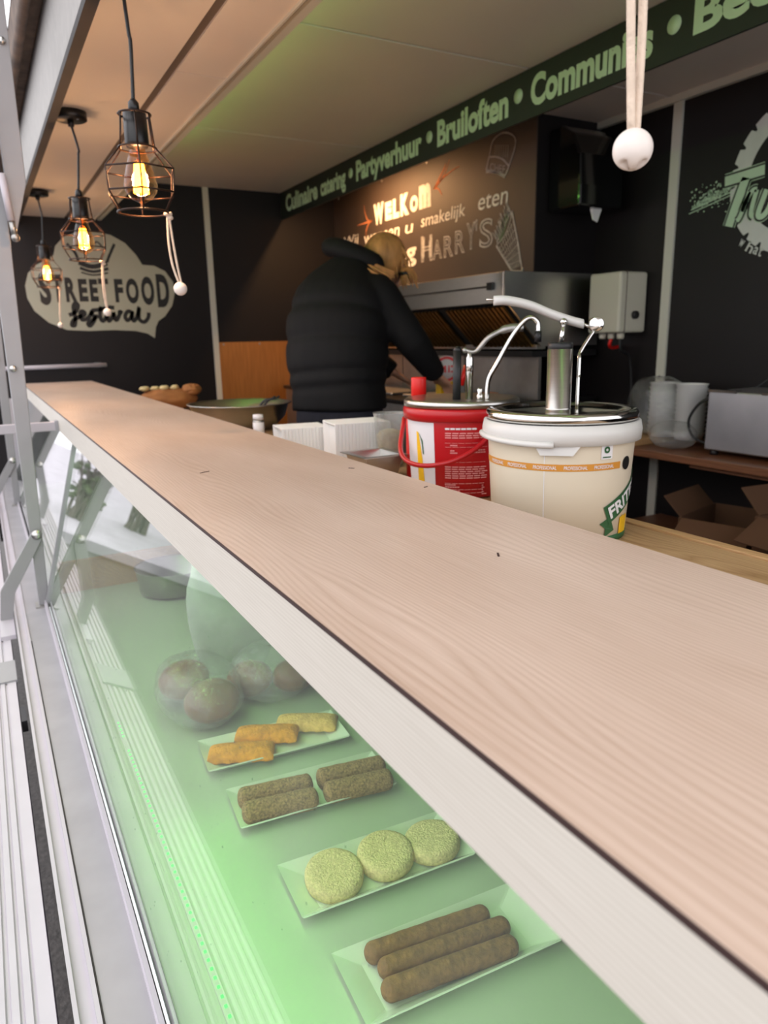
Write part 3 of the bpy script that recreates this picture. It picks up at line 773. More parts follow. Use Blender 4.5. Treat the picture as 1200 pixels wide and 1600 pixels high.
def pull_cord(pts, rb, label, r=0.0028, gap=0.007, notched=False, knot=True):
    top = Vector(pts[0]); bot = Vector(pts[-1])
    p = thing('pull_cord', label, 'cord', tuple(bot), 'white pull cords with balls')
    for sg in (-1, 1):
        L = len(pts)
        q = [(Vector(v) + Vector((sg * gap * math.sin(math.pi * min(1, max(0.06, (i + .35) / L))), 0, 0))) for i, v in enumerate(pts)]
        obj('strand', MB().tube(spline(q, 6), r, 8), 'cord_white', p)
    if knot:
        obj('knot', MB().ring((top.x, top.y, top.z), 0.006, 0.0045, 14, 8).ellipsoid((top.x + .004, top.y, top.z - .008), .008, .007, .006, 10, 8), 'cord_white', p)
    c = bot - Vector((0, 0, rb * .9))
    bm = MB()
    n, m = 28, 20
    vs = []
    for i in range(m + 1):
        a = math.pi * i / m
        for k in range(n):
            b = 2 * math.pi * k / n; q = rb
            z = -math.cos(a)
            if notched and i <= 5 and k % 7 < 2 : q = rb * .55
            vs.append((c.x + q * math.sin(a) * math.cos(b), c.y + q * math.sin(a) * math.sin(b), c.z + (rb if not (notched and i <= 5 and k % 7 < 2) else rb * .55) * z if not (notched and i == 0) else c.z - rb * .70))
    fs = [(i * n + k, i * n + (k + 1) % n, (i + 1) * n + (k + 1) % n, (i + 1) * n + k) for i in range(m) for k in range(n)]
    bm.add(vs, fs, True)
    obj('ball', bm, 'ball_white', p, label='white plastic ball')
    return p
pull_cord([(0.508, 0.486, 0.79), (0.509, 0.487, 0.5), (0.511, 0.487, 0.32), (0.515, 0.487, 0.24), (0.517, 0.486, 0.168)], 0.0168, 'large white pull cord and notched ball hanging closest to the lens', r=0.0036, gap=0.0075, notched=True, knot=False)
pull_cord([(0.450, 1.88, 0.300), (0.451, 1.88, 0.238), (0.456, 1.88, 0.185), (0.465, 1.88, 0.142)], 0.0162, 'white pull cord tied to the cage of the nearest pendant lamp', gap=0.006)
pull_cord([(0.459, 3.0, 0.297), (0.455, 3.0, 0.23), (0.455, 3.0, 0.17), (0.458, 3.0, 0.127)], 0.0145, 'white pull cord tied to the cage of the middle pendant lamp', gap=0.003)
pull_cord([(0.452, 4.52, 0.302), (0.446, 4.52, 0.235), (0.438, 4.52, 0.16), (0.434, 4.52, 0.115)], 0.0145, 'white pull cord tied to the cage of the farthest pendant lamp', gap=0.002)

# hidden-behind-rail LED strip that greens the ceiling
lc = thing('ceiling_led_strip', 'green light strip tucked behind the ceiling rail', 'light strip', (0.85, 2.4, 1.04))
obj('strip', MB().box(0.847, 0.852, 0.0, 5.2, 0.930, 0.944), 'led_strip', lc)
o = area_light('ceiling_led', (0.858, 2.2, 0.940), (1, 0, 1.0), 0.012, 4.2, LED_CEIL_W, (0.36, 1.0, 0.18)); o.parent = lc; o.matrix_parent_inverse = Matrix.Translation(-ORG[lc.name])
# warm lamp behind the banner over the chalkboard
ws = thing('warm_lamp', 'small warm lamp fixed to the ceiling behind the green banner', 'lamp', (2.24, 4.45, 1.04))
obj('housing', MB().box(2.20, 2.28, 4.15, 4.75, 1.035, 1.052), 'trim_white', ws)
obj('diffuser', MB().box(2.215, 2.265, 4.17, 4.73, 1.028, 1.035), 'warm_led', ws)
o = area_light('warm_light', (2.24, 4.45, 1.024), (0.25, 0, -1), 0.05, 0.5, SPOT_W, (1.0, 0.52, 0.22)); o.parent = ws; o.matrix_parent_inverse = Matrix.Translation(-ORG[ws.name])

# ================================================================== SIGNS
BX = 2.127
bn = thing('banner_board', 'long dark green banner board with pale green words along the ceiling', 'banner', (BX, 3.4, 0.96))
obj('board', MB().box(BX, BX + 0.012, 0.3, YE - 0.003, 0.868, CZ - 0.001), 'banner', bn)
pb = lambda u, v, w=0: (BX - 0.0015 - w, -u, v)      # u = -Y so the words read towards the lens
for (t, y0, y1, zlo, zhi) in (('Culinaire', 5.285, 4.715, 0.905, 1.022), ('catering', 4.665, 4.29, 0.878, 1.012), ('Partyverhuur', 4.145, 3.405, 0.876, 1.022),
                              ('Bruiloften', 3.260, 2.705, 0.905, 1.026), ('Communies', 2.560, 1.935, 0.904, 1.024), ('Bedrijfs', 1.775, 1.20, 0.878, 1.024)):
    obj('word', add_text(MB(), t, pb, (-y0, -y1, zlo, zhi), offset=0.042, space=1.0), 'banner_txt', bn, label='pale green bold word ' + t)
for y in (4.221, 3.334, 2.641, 1.852):
    obj('separator_dot', MB().lathe([(0.028, 0), (0.028, 0.0015)], (BX, y, 0.970), 20, axis=(-1, 0, 0)), 'banner_txt', bn)

cb = thing('chalkboard', 'wide brown chalkboard with white chalk greeting above the extractor hood', 'chalkboard', (XP, 4.2, 0.6))
obj('board', MB().box(XP - 0.006, XP - 0.0005, 3.032, YE - 0.002, 0.02, CZ - 0.001), 'chalkboard', cb)
pc = lambda u, v, w=0: (XP - 0.0072 - abs(w), -u, v)
wk = MB(); add_text(wk, 'W', pc, (-4.745, -4.60, 0.762, 0.902), offset=0.075)
add_text(wk, 'E', pc, (-4.580, -4.49, 0.772, 0.888), offset=0.075); add_text(wk, 'L', pc, (-4.475, -4.39, 0.770, 0.892), offset=0.075)
add_text(wk, 'K', pc, (-4.375, -4.265, 0.770, 0.905), offset=0.075); add_text(wk, 'O', pc, (-4.25, -4.155, 0.775, 0.872), offset=0.075); add_text(wk, 'm', pc, (-4.14, -4.005, 0.778, 0.922), offset=0.075)
obj('welcome_word', wk, 'chalk', cb, label='thick white chalk word WELKOM')
for (t, y0, y1, z0, z1) in (('Wij', 5.23, 4.985, 0.655, 0.745), ('wensen', 4.90, 4.39, 0.655, 0.712), ('u', 4.315, 4.215, 0.655, 0.708), ('smakelijk', 4.12, 3.64, 0.648, 0.742), ('eten', 3.515, 3.25, 0.678, 0.752)):
    obj('word', add_text(MB(), t, pc, (-y0, -y1, z0, z1), offset=0.004, shear=0.12), 'chalk', cb, label='thin chalk word ' + t)
cr = MB(); add_text(cr, 'Catering', pc, (-5.12, -4.18, 0.445, 0.602), offset=0.035)
obj('catering_word', cr, 'chalk', cb)
hy = MB(); 
for (t, y0, y1, z0, z1) in (('H', 4.12, 3.99, 0.46, 0.615), ('A', 3.985, 3.88, 0.462, 0.575), ('R', 3.86, 3.76, 0.462, 0.585), ('R', 3.74, 3.64, 0.47, 0.60), ("Y'", 3.625, 3.52, 0.48, 0.635), ('S', 3.50, 3.375, 0.475, 0.628)):
    add_text(hy, t, pc, (-y0, -y1, z0, z1), outline=0.022)
obj('outlined_word', hy, 'chalk_dim', cb, label='outlined chalk word')
hs = MB()
for i in range(8):
    y = (4.108 - i * 0.008) if i < 4 else (4.026 - (i - 4) * 0.008); stroke(hs, [(-y, 0.47 + random.uniform(0, .02)), (-y + .004, 0.60 + random.uniform(-.02, .01))], pc, 0.004, False)
obj('chalk_shading', hs, 'chalk', cb)
dd = MB()
hat = [[(-3.443, 0.876), (-3.415, 0.945), (-3.385, 1.010), (-3.300, 1.028), (-3.215, 0.995), (-3.197, 0.950), (-3.235, 0.875), (-3.275, 0.818)],
       [(-3.443, 0.876), (-3.40, 0.862), (-3.34, 0.842), (-3.275, 0.818)], [(-3.418, 0.936), (-3.36, 0.925), (-3.30, 0.90), (-3.248, 0.858)],
       [(-3.445, 0.866), (-3.36, 0.846), (-3.28, 0.808)]]
for q in hat: stroke(dd, q, pc, 0.009)
for i in range(7):
    y = 3.37 - i * 0.018; stroke(dd, [(-y, 0.935 - i * .006), (-y + .006, 0.985 - i * .004)], pc, 0.003, False)
add_text(dd, 'CHEF', pc, (-3.41, -3.28, 0.868, 0.905), offset=0.0, warp=lambda u, v: (u, v - (u + 3.41) * 0.30))
obj('cook_hat_drawing', dd, 'chalk_dim', cb, label='chalk drawing of a cook hat')
cn = MB()
stroke(cn, [(-3.343, 0.475), (-3.27, 0.40), (-3.206, 0.333), (-3.119, 0.326), (-3.16, 0.47), (-3.216, 0.635)], pc, 0.012, False)
stroke(cn, [(-3.343, 0.475), (-3.27, 0.52), (-3.23, 0.58), (-3.216, 0.635)], pc, 0.006)
for i in range(8):
    t = i / 7; stroke(cn, [(-3.32 + .10 * t, 0.47 + .10 * t), (-3.20 + .07 * t, 0.34 + .01 * t)], pc, 0.0035, False)
for i in range(6):
    t = (i + 1) / 7; stroke(cn, [(-3.335 + .12 * t, 0.468 - .12 * t), (-3.21 + .085 * t, 0.62 - .28 * t)], pc, 0.003, False)
for i in range(26):
    t = i / 25; b = (-3.335 + .115 * t, 0.485 + .14 * t); stroke(cn, [b, (b[0] - .02 - .03 * random.random(), b[1] + .035 + .04 * random.random())], pc, 0.005, False)
obj('fries_drawing', cn, 'chalk_dim', cb, label='chalk drawing of a cone of fries')
ar = MB(); ar2 = MB()
for q in ([(-3.975, .872), (-3.92, .89), (-3.85, .935), (-3.80, 1.0)], [(-3.975, .872), (-3.90, .905), (-3.78, .935), (-3.70, .945)], [(-3.975, .872), (-3.93, .868), (-3.90, .845), (-3.88, .82)], [(-3.96, .880), (-3.86, .96), (-3.84, .99)],
          [(-4.77, .800), (-4.83, .81), (-4.87, .86), (-4.89, .92)], [(-4.77, .800), (-4.85, .80), (-4.92, .80), (-5.0, .80)], [(-4.77, .800), (-4.82, .79), (-4.86, .75), (-4.87, .71)]):
    stroke(ar if q[0][0] > -4.5 else ar2, q, pc, 0.010, taper=True)
obj('flourish', ar2, 'chalk_orange', cb); obj('flourish', ar, 'chalk_orange', cb, label='orange chalk flourishes')
cg_ = MB()
for i in range(10): stroke(cg_, [(-3.30 + i * .006, .49 + i * .011), (-3.33 + i * .008, .53 + i * .012)], pc, 0.005, False)
obj('salad_drawing', cg_, 'chalk_green', cb)
sc_ = MB()
for (y, z) in ((3.12, 0.335), (4.05, 1.035), (4.62, 1.035), (5.30, 1.03), (5.30, 0.335)): sc_.lathe([(0.009, 0), (0.009, 0.002), (0.005, 0.004)], (XP - 0.006, y, z), 12, axis=(-1, 0, 0))
obj('screw', sc_, 'steel_dull', cb)

# STREET FOOD festival print on the end wall
sg = thing('festival_sign', 'olive speech-bubble print lettered STREET FOOD festival on the end wall', 'sign', (0.8, YE, 0.36))
pf = lambda u, v, w=0: (u, YE - 0.0035 - abs(w), v)
bub = [(0.527, 0.567), (0.544, 0.624), (0.6, 0.682), (0.681, 0.714), (0.795, 0.723), (0.896, 0.707), (0.985, 0.659), (1.05, 0.585), (1.086, 0.521), (1.165, 0.517), (1.237, 0.483), (1.287, 0.411), (1.293, 0.337), (1.267, 0.25), (1.209, 0.175), (1.162, 0.145), (1.139, 0.101), (1.126, 0.027), (1.079, 0.059), (1.0, 0.078), (0.856, 0.086), (0.691, 0.082), (0.555, 0.09), (0.449, 0.138), (0.371, 0.213), (0.338, 0.293), (0.335, 0.372), (0.362, 0.451), (0.417, 0.502), (0.474, 0.532)]
obj('bubble', MB().prism(bub, lambda u, v: (u, YE - 0.0005, v), lambda u, v: (u, YE - 0.003, v)), 'sign_grey', sg)
st = MB(); st2 = MB()
def arch(u, v): return (u, v + 0.012 * math.cos((u - 0.83) * 3.5))
for (t, u0, u1, z0, z1) in (('S', 0.415, 0.484, 0.250, 0.462), ('T', 0.494, 0.560, 0.268, 0.445), ('R', 0.573, 0.642, 0.270, 0.428), ('E', 0.656, 0.712, 0.274, 0.420), ('E', 0.726, 0.778, 0.274, 0.420), ('T', 0.784, 0.848, 0.276, 0.425),
                            ('F', 0.886, 0.942, 0.270, 0.424), ('O', 0.960, 1.045, 0.262, 0.430), ('O', 1.062, 1.150, 0.252, 0.445), ('D', 1.168, 1.254, 0.238, 0.462)):
    add_text(st if u0 < .88 else st2, t, pf, (u0, u1, z0, z1), offset=0.05)
obj('word', st, 'sign_black', sg, label='bold black word STREET'); obj('word', st2, 'sign_black', sg, label='bold black word FOOD')
fe = MB()
def fp(q): return [(0.585 + a * 0.0735, 0.150 + b * 0.058) for a, b in q]
for q in ([(-.1, .6), (.5, 1.0), (.75, 1.7), (.55, 1.95), (.35, 1.5), (.4, .3), (.3, -.5), (.05, -.5), (.2, 0), (.7, .4), (1.15, .6), (1.25, .9), (1.0, 1.05), (.85, .6), (1.0, .1), (1.5, .3), (1.95, 1.05), (1.8, .8), (2.1, .4), (1.95, -.1), (1.6, -.6), (1.45, -.3), (1.9, .1), (2.4, .6)],
          [(2.75, 1.6), (2.6, .9), (2.6, .2), (2.8, -.05), (3.1, .4), (3.25, .95), (3.2, .2), (3.35, -.05), (3.7, .5), (3.8, .95)], [(1.9, 1.15), (2.6, 1.25), (3.4, 1.5), (3.9, 1.45)],
          [(3.75, .95), (3.95, 0), (4.3, .7), (4.35, 1.0), (4.6, .85)], [(5.45, .9), (5.1, 1.05), (4.8, .5), (4.95, 0), (5.3, .3), (5.48, .95), (5.42, .2), (5.6, -.05), (5.9, .5), (6.15, 1.5), (6.05, .6), (6.1, .05), (6.5, -.2), (6.9, .3), (7.0, .9)]):
    stroke(fe, fp(q), pf, 0.026)
obj('script_word', fe, 'sign_black', sg, label='black script word festival')
ch = MB()
for q, w in (([(0.615, 0.640), (0.66, 0.585), (0.675, 0.530)], .018), ([(0.915, 0.650), (0.875, 0.575), (0.855, 0.530)], .018), ([(0.675, 0.525), (0.76, 0.50), (0.855, 0.525)], .03), ([(0.68, 0.49), (0.76, 0.468), (0.86, 0.49)], .018), ([(0.685, 0.462), (0.76, 0.446), (0.855, 0.462)], .010),
             ([(0.71, 0.60), (0.70, 0.66), (0.75, 0.67), (0.76, 0.60), (0.80, 0.66), (0.84, 0.62)], .010)): stroke(ch, q, pf, w)
obj('cook_hat_drawing', ch, 'sign_black', sg)

# emblem on the right wall
em = thing('wall_emblem', 'pale green tyre emblem with script letters on the black right wall', 'emblem', (XR, 2.0, 0.6))
pe = lambda u, v, w=0: (XR - 0.0015 - abs(w), -u, v)
cy, cz, Ro, Ri = 1.925, 0.612, 0.308, 0.225
ty = MB(); n = 240
vs = []; fs = []
for k in range(n):
    a = 2 * math.pi * k / n; rr = Ro - (0.022 if k % 10 < 2 else 0)
    vs += [pe(-cy + rr * math.cos(a), cz + rr * math.sin(a)), pe(-cy + Ri * math.cos(a), cz + Ri * math.sin(a))]
fs = [(2 * k, 2 * ((k + 1) % n), 2 * ((k + 1) % n) + 1, 2 * k + 1) for k in range(n)]
ty.add(vs, fs); obj('tyre_ring', ty, 'decal_white', em)
LET = [[[(-2.262, 0.637), (-2.218, 0.640), (-2.15, 0.645), (-2.076, 0.651)], [(-2.160, 0.635), (-2.187, 0.559), (-2.209, 0.494), (-2.224, 0.446)]],
       [[(-2.137, 0.575), (-2.154, 0.525), (-2.172, 0.479), (-2.185, 0.464)], [(-2.166, 0.500), (-2.142, 0.551), (-2.121, 0.577), (-2.102, 0.578)], [(-2.102, 0.577), (-2.113, 0.533), (-2.120, 0.485), (-2.107, 0.470)]],
       [[(-2.055, 0.57), (-2.071, 0.526), (-2.085, 0.476), (-2.065, 0.466), (-2.039, 0.493), (-2.010, 0.57), (-2.028, 0.50), (-2.005, 0.468), (-1.97, 0.50)]]]
dk = MB(); gn = MB(); ot = MB()
for i, lt_ in enumerate(LET):
    w = (0.040, 0.021, 0.024)[i]; e = 0.0018 * i
    for q in lt_: stroke(ot, q, pe, w + 0.022, depth=0.0004 + e)
    for q in lt_: stroke(dk, q, pe, w + 0.016, depth=0.0008 + e)
    for q in lt_: stroke(gn, q, pe, w, depth=0.0012 + e)
obj('outline', ot, 'decal_green', em); obj('shadow_outline', dk, 'sign_black', em); obj('script_letters', gn, 'decal_green', em, label='pale green script letters')
wa = MB()
for (t, y, z, sz, an) in (('w', 2.168, 0.366, .030, -.55), ('h', 2.132, 0.342, .044, -.5), ('a', 2.097, 0.326, .030, -.45), ('t', 2.072, 0.315, .038, -.4), ('a', 2.020, 0.296, .030, -.3)):
    add_text(wa, t, lambda u, v, w, y=y, z=z, an=an: pe(-y + u * math.cos(an) - v * math.sin(an), z + u * math.sin(an) + v * math.cos(an)), (0, sz * .75 if t != 't' else sz * .45, -sz * .15, sz * .85), offset=0.012)
obj('lettering', wa, 'decal_white', em, label='small white words')
sp = MB()
for i in range(150):
    u = random.gauss(2.33, .05); v = 0.585 + random.gauss(0, .030) * (1 - (u - 2.25) * 1.2); w = random.uniform(.002, .010)
    sp.add([pe(-u, v), pe(-u + w, v + .002), pe(-u + w * .8, v + w * 1.1), pe(-u - .001, v + w * .8)], [(0, 1, 2, 3)])
for i in range(34):
    u = 2.23 + i * .0058; h = .012 + .012 * random.random(); stroke(sp, [(-u, .600 - (u - 2.23) * .28), (-u - .004, .600 - (u - 2.23) * .28 + h)], pe, .0032, False)
stroke(sp, [(-2.43, .545), (-2.33, .568), (-2.22, .590)], pe, .005, False); stroke(sp, [(-2.44, .530), (-2.30, .560), (-2.22, .578)], pe, .004, False)
o = obj('splatter_print', sp, 'decal_green', em); o['kind'] = 'stuff'

# ================================================================== REAR KITCHEN
hd = thing('extractor_hood', 'stainless extractor hood with slatted grease filters under the chalkboard', 'extractor hood', (2.6, 3.9, 0.1))
HX, HY0, HY1 = 2.317, 2.95, 5.2
obj('body', MB().prism([(HX, 0.305), (HX, 0.155), (HX + 0.02, 0.155), (2.56, -0.06), (2.95, -0.06), (2.95, 0.305)], lambda a, b: (a, HY0, b), lambda a, b: (a, HY0 + 0.012, b)), 'steel', hd, label='brushed side panel')
obj('body', MB().prism([(HX, 0.305), (HX, 0.155), (HX + 0.02, 0.155), (2.56, -0.06), (2.95, -0.06), (2.95, 0.305)], lambda a, b: (a, HY1 - .012, b), lambda a, b: (a, HY1, b)), 'steel', hd)
obj('front_panel', MB().box(HX, HX + 0.012, HY0 + .012, HY1 - .012, 0.155, 0.305), 'steel', hd, bevel=0.003)
obj('top_panel', MB().box(HX + .012, XP - 0.008, HY0 + .012, HY1 - .012, 0.293, 0.305), 'steel', hd)
obj('grease_rail', MB().box(HX - 0.012, HX, HY0 + 0.12, HY1 - 0.1, 0.235, 0.243), 'rubber', hd)
obj('latch', MB().box(HX - 0.014, HX, HY0 + 0.09, HY0 + 0.13, 0.222, 0.258), 'black_plastic', hd)
nf = 0
fb = MB().prism([(HX + 0.03, 0.150), (2.555, -0.055), (2.575, -0.055), (HX + 0.055, 0.150)], lambda a, b: (a, HY0 + .02, b), lambda a, b: (a, HY1 - .02, b))
obj('filter_backing', fb, 'dark_void', hd)
yy = HY0 + 0.05
dz = Vector((2.545 - (HX + .028), 0, -0.055 - 0.145)); dzn = dz.normalized(); nrm = Vector((dzn.z, 0, -dzn.x))
if nrm.z > 0: nrm = -nrm
sl0 = None
while yy < HY1 - 0.05:
    if not (3.52 < yy < 3.60):
        a = Vector((HX + .030, yy, 0.145)); b = a + dz
        if sl0 is None:
            mb = MB().obox(a + nrm * .008, b + nrm * .008, 0.020, 0.012, tuple(nrm)); sl0 = obj('filter_slat', mb, 'filter', hd, origin=(HX + .03, yy, 0.145)); 
        else:
            s2 = sl0.copy(); COL.objects.link(s2); s2.parent = hd; s2.location = Vector((HX + .03, yy, 0.145)) - ORG[hd.name]
    yy += 0.038
obj('drip_tray', MB().box(2.545, 2.60, HY0 + .012, HY1 - .012, -0.075, -0.052), 'steel', hd)

eb = thing('electrical_box', 'pale grey electrical box with a black knob beside the hood', 'electrical box', (2.88, 2.76, 0.15))
obj('enclosure', MB().box(2.795, XR - 0.002, 2.655, 2.865, 0.0, 0.292), 'box_grey', eb, bevel=0.012)
obj('cover_seam', MB().box(2.835, 2.839, 2.653, 2.867, -0.001, 0.2935), 'joint', eb)
obj('knob', MB().lathe([(0.020, 0), (0.019, 0.016), (0.015, 0.018)], (2.90, 2.655, 0.085), 24, axis=(0, -1, 0)), 'black_plastic', eb, label='round black knob')
for k, y in enumerate((2.70, 2.76, 2.82)):
    obj('cable_gland', MB().lathe([(0.016, -0.03), (0.019, -0.02), (0.019, 0.0)], (2.86, y, 0.0), 14), 'box_grey', eb)
obj('cable', MB().tube(spline([(2.86, 2.70, -0.03), (2.87, 2.70, -0.09), (2.93, 2.70, -0.12), (2.96, 2.70, -0.3), (2.965, 2.70, -0.7)], 5), 0.007, 8), 'black_plastic', eb)
obj('cable', MB().tube(spline([(2.86, 2.76, -0.03), (2.86, 2.77, -0.06), (2.90, 2.79, -0.075), (2.97, 2.80, -0.07)], 5), 0.009, 8), 'red', eb, label='red cable')

fr = thing('frying_range', 'dark steel frying range below the extractor hood', 'frying range', (2.4, 3.9, FZ))
obj('cabinet', MB().box(2.02, 2.95, 2.95, 5.2, FZ + 0.1, -0.36), 'steel_dull', fr)
obj('plinth', MB().box(2.08, 2.95, 2.98, 5.18, FZ, FZ + 0.1), 'black_plastic', fr)
obj('worktop', MB().box(2.0, 2.95, 2.93, 5.2, -0.36, -0.335), 'black', fr, bevel=0.004)
obj('rear_shelf', MB().box(2.50, 2.95, 2.95, 5.2, -0.115, -0.085), 'black_plastic', fr)
for a, b in ((2.96, 3.62), (3.63, 4.35), (4.36, 5.19)):
    obj('splash_panel', MB().box(2.555, 2.575, a, b, -0.335, -0.115), 'steel_dull', fr)
for a in (3.05, 3.75, 4.45):
    obj('fry_well', MB().box(2.12, 2.48, a, a + 0.58, -0.335, -0.318), 'steel_dull', fr, bevel=0.01)
rs = thing('round_sign', 'round red and white logo sign on a yellow foot on the frying range', 'sign', (2.12, 3.16, -0.335))
obj('disc', MB().lathe([(0.068, 0), (0.068, 0.006)], (2.12, 3.17, -0.165), 32, axis=(-.35, -.94, 0)), 'label_white', rs)
rr = MB(); n = 40
ax1 = Vector((.94, -.35, 0)); nn = Vector((-.35, -.94, 0)); c0 = Vector((2.12, 3.17, -0.165)) + nn * .0072
for (ra, rb_) in ((.064, .050),):
    vs = []
    for k in range(n):
        a = 2 * math.pi * k / n; e = ax1 * math.cos(a) + Vector((0, 0, 1)) * math.sin(a); vs += [c0 + e * ra, c0 + e * rb_]
    rr.add(vs, [(2 * k, 2 * ((k + 1) % n), 2 * ((k + 1) % n) + 1, 2 * k + 1) for k in range(n)])
for (u0, u1, v0, v1) in ((-.036, -.026, -.018, .018), (-.012, -.002, -.018, .018), (-.026, -.012, .002, .014), (.008, .017, -.018, .018), (.022, .034, -.018, -.010), (.022, .034, .008, .018)):
    rr.add([c0 + ax1 * u + Vector((0, 0, v)) for u, v in ((u0, v0), (u1, v0), (u1, v1), (u0, v1))], [(0, 1, 2, 3)])
obj('red_mark', rr, 'red', rs)
obj('foot', MB().box(2.075, 2.165, 3.15, 3.20, -0.335, -0.232), 'yellow', rs, label='yellow foot')
ut = thing('spatula', 'red-handled spatula standing at the end of the frying range', 'spatula', (2.10, 2.99, -0.335))
obj('handle', MB().tube([(2.085, 2.985, -0.24), (2.115, 2.985, -0.145)], [0.012, 0.013], 10), 'red', ut, label='red handle')
obj('blade', MB().box(2.055, 2.10, 2.98, 2.99, -0.335, -0.24), 'steel', ut)
ct = thing('cardboard_tray', 'small beige cardboard tray at the end of the frying range', 'box', (2.2, 2.99, -0.335))
obj('tray', MB().box(2.14, 2.30, 2.96, 3.05, -0.335, -0.285), 'paper_brown', ct, bevel=0.004)

dp = thing('towel_dispenser', 'glossy black paper towel dispenser on the dark partition', 'dispenser', (2.78, 2.95, 0.75))
prof = [(2.80, 0.60), (2.80, 0.70), (2.81, 0.84), (2.86, 0.94), (2.94, 0.985), (3.028, 0.985), (3.028, 0.60)]
obj('casing', MB().prism([(y - 0.0, z) for y, z in prof], lambda a, b: (2.64, a, b), lambda a, b: (2.93, a, b)), pmat('glossy_black_plastic', (14, 14, 15), 0.12, coat=0.5), dp, bevel=0.012)
obj('paper_end', MB().add([(2.77, 2.84, 0.602), (2.83, 2.84, 0.602), (2.81, 2.845, 0.54), (2.78, 2.845, 0.55), (2.77, 2.86, 0.602), (2.83, 2.86, 0.602), (2.81, 2.85, 0.54), (2.78, 2.85, 0.55)],
    [(0, 1, 2, 3), (7, 6, 5, 4), (0, 4, 5, 1), (1, 5, 6, 2), (2, 6, 7, 3), (3, 7, 4, 0)]), 'foam', dp, label='white paper end')

bp = thing('bronze_panel', 'bronze sheet metal panel low on the end wall behind the bowl', 'panel', (1.9, YE, -0.4))
obj('sheet', MB().box(1.585, 2.45, YE - 0.008, YE - 0.001, FZ, -0.012), 'copper', bp)
scw = MB()
for x in (1.62, 1.90, 2.15): scw.lathe([(0.008, 0), (0.006, 0.003)], (x, YE - 0.008, -0.028), 10, axis=(0, -1, 0))
obj('screw', scw, 'steel_dull', bp)

# right-hand shelf with toaster and wrapped cups
SHZ = -0.50
rsf = thing('wall_shelf', 'brown laminate shelf along the right wall', 'shelf', (2.75, 1.6, SHZ))
obj('shelf_board', MB().box(2.50, XR, 0.3, 2.95, SHZ - 0.032, SHZ), 'shelf_brown', rsf, bevel=0.003)
obj('cleat', MB().box(2.54, 2.60, 1.62, 1.98, SHZ - 0.052, SHZ - 0.033), 'shelf_brown', rsf)
obj('wood_board', MB().box(2.52, 2.82, 2.28, 2.80, SHZ + 0.0005, SHZ + 0.030), 'board_wood', None, label='light wooden board under the wrapped cups on the shelf', cat='board', bevel=0.003)
tr = thing('toaster_oven', 'silver box-shaped oven on the brown shelf', 'oven', (2.72, 1.85, SHZ))
TX, TY0, TY1 = 2.60, 1.60, 1.965
obj('casing', MB().box(TX, 2.90, TY0, TY1, SHZ + 0.022, SHZ + 0.262), 'galv', tr, bevel=0.006)
obj('top_lip', MB().box(TX - 0.003, TX + .03, TY0, TY0 + .13, SHZ + .258, SHZ + .268), 'chrome', tr)
obj('top_lip', MB().box(TX - 0.003, TX + .03, TY1 - .13, TY1, SHZ + .258, SHZ + .268), 'chrome', tr)
for (x, y) in ((2.63, TY0 + .03), (2.63, TY1 - .03), (2.87, TY0 + .03), (2.87, TY1 - .03)):
    obj('foot', MB().lathe([(0.018, 0), (0.016, 0.022)], (x, y, SHZ), 12), 'black_plastic', tr)
obj('power_cord', MB().tube(spline([(TX + .05, TY1, SHZ + .235), (TX + .03, TY1 + .06, SHZ + .205), (TX + .02, TY1 + .10, SHZ + .13), (TX + .03, TY1 + .075, SHZ + .06), (TX + .06, TY1, SHZ + .03)], 6), 0.006, 8), 'black_plastic', tr, label='black looped power cord')
obj('wall_cable', MB().tube(spline([(2.88, 1.95, SHZ + .26), (2.95, 1.90, SHZ + .32), (2.97, 1.80, SHZ + .345), (2.975, 1.6, SHZ + .35)], 6), 0.006, 8), 'black_plastic', tr)
for k, (x, y, w) in enumerate(((2.74, 2.30, 'stack of white cups in plastic wrap nearer the electrical box'), (2.74, 2.155, 'stack of white cups in plastic wrap beside the silver oven'))):
    cs = thing('cup_stack', w, 'cups', (x, y, SHZ + .03), 'wrapped cup stacks')
    for j in range(12):
        z = SHZ + 0.032 + j * 0.0195
        if j == 0:
            c0_ = obj('cup', MB().lathe([(0.058, 0), (0.067, 0.028), (0.069, 0.029), (0.066, 0.028), (0.056, 0.002)], (x, y, z), 24), 'foam', cs, origin=(x, y, z))
        else:
            c1 = c0_.copy(); COL.objects.link(c1); c1.parent = cs; c1.location = Vector((x, y, z)) - ORG[cs.name]
obj('plastic_wrap', crumple((2.735, 2.33, SHZ + 0.165), 0.11, 0.16, 0.137, 0.05, seed=11), 'film', None, label='clear plastic wrap around the cup stacks on the shelf', cat='plastic wrap', subsurf=1)
obj('plastic_bag', crumple((2.62, 2.14, SHZ + 0.062), 0.085, 0.11, 0.060, 0.08, seed=13), 'film', None, label='crumpled clear bag lying beside the silver oven', cat='plastic bag', subsurf=1)

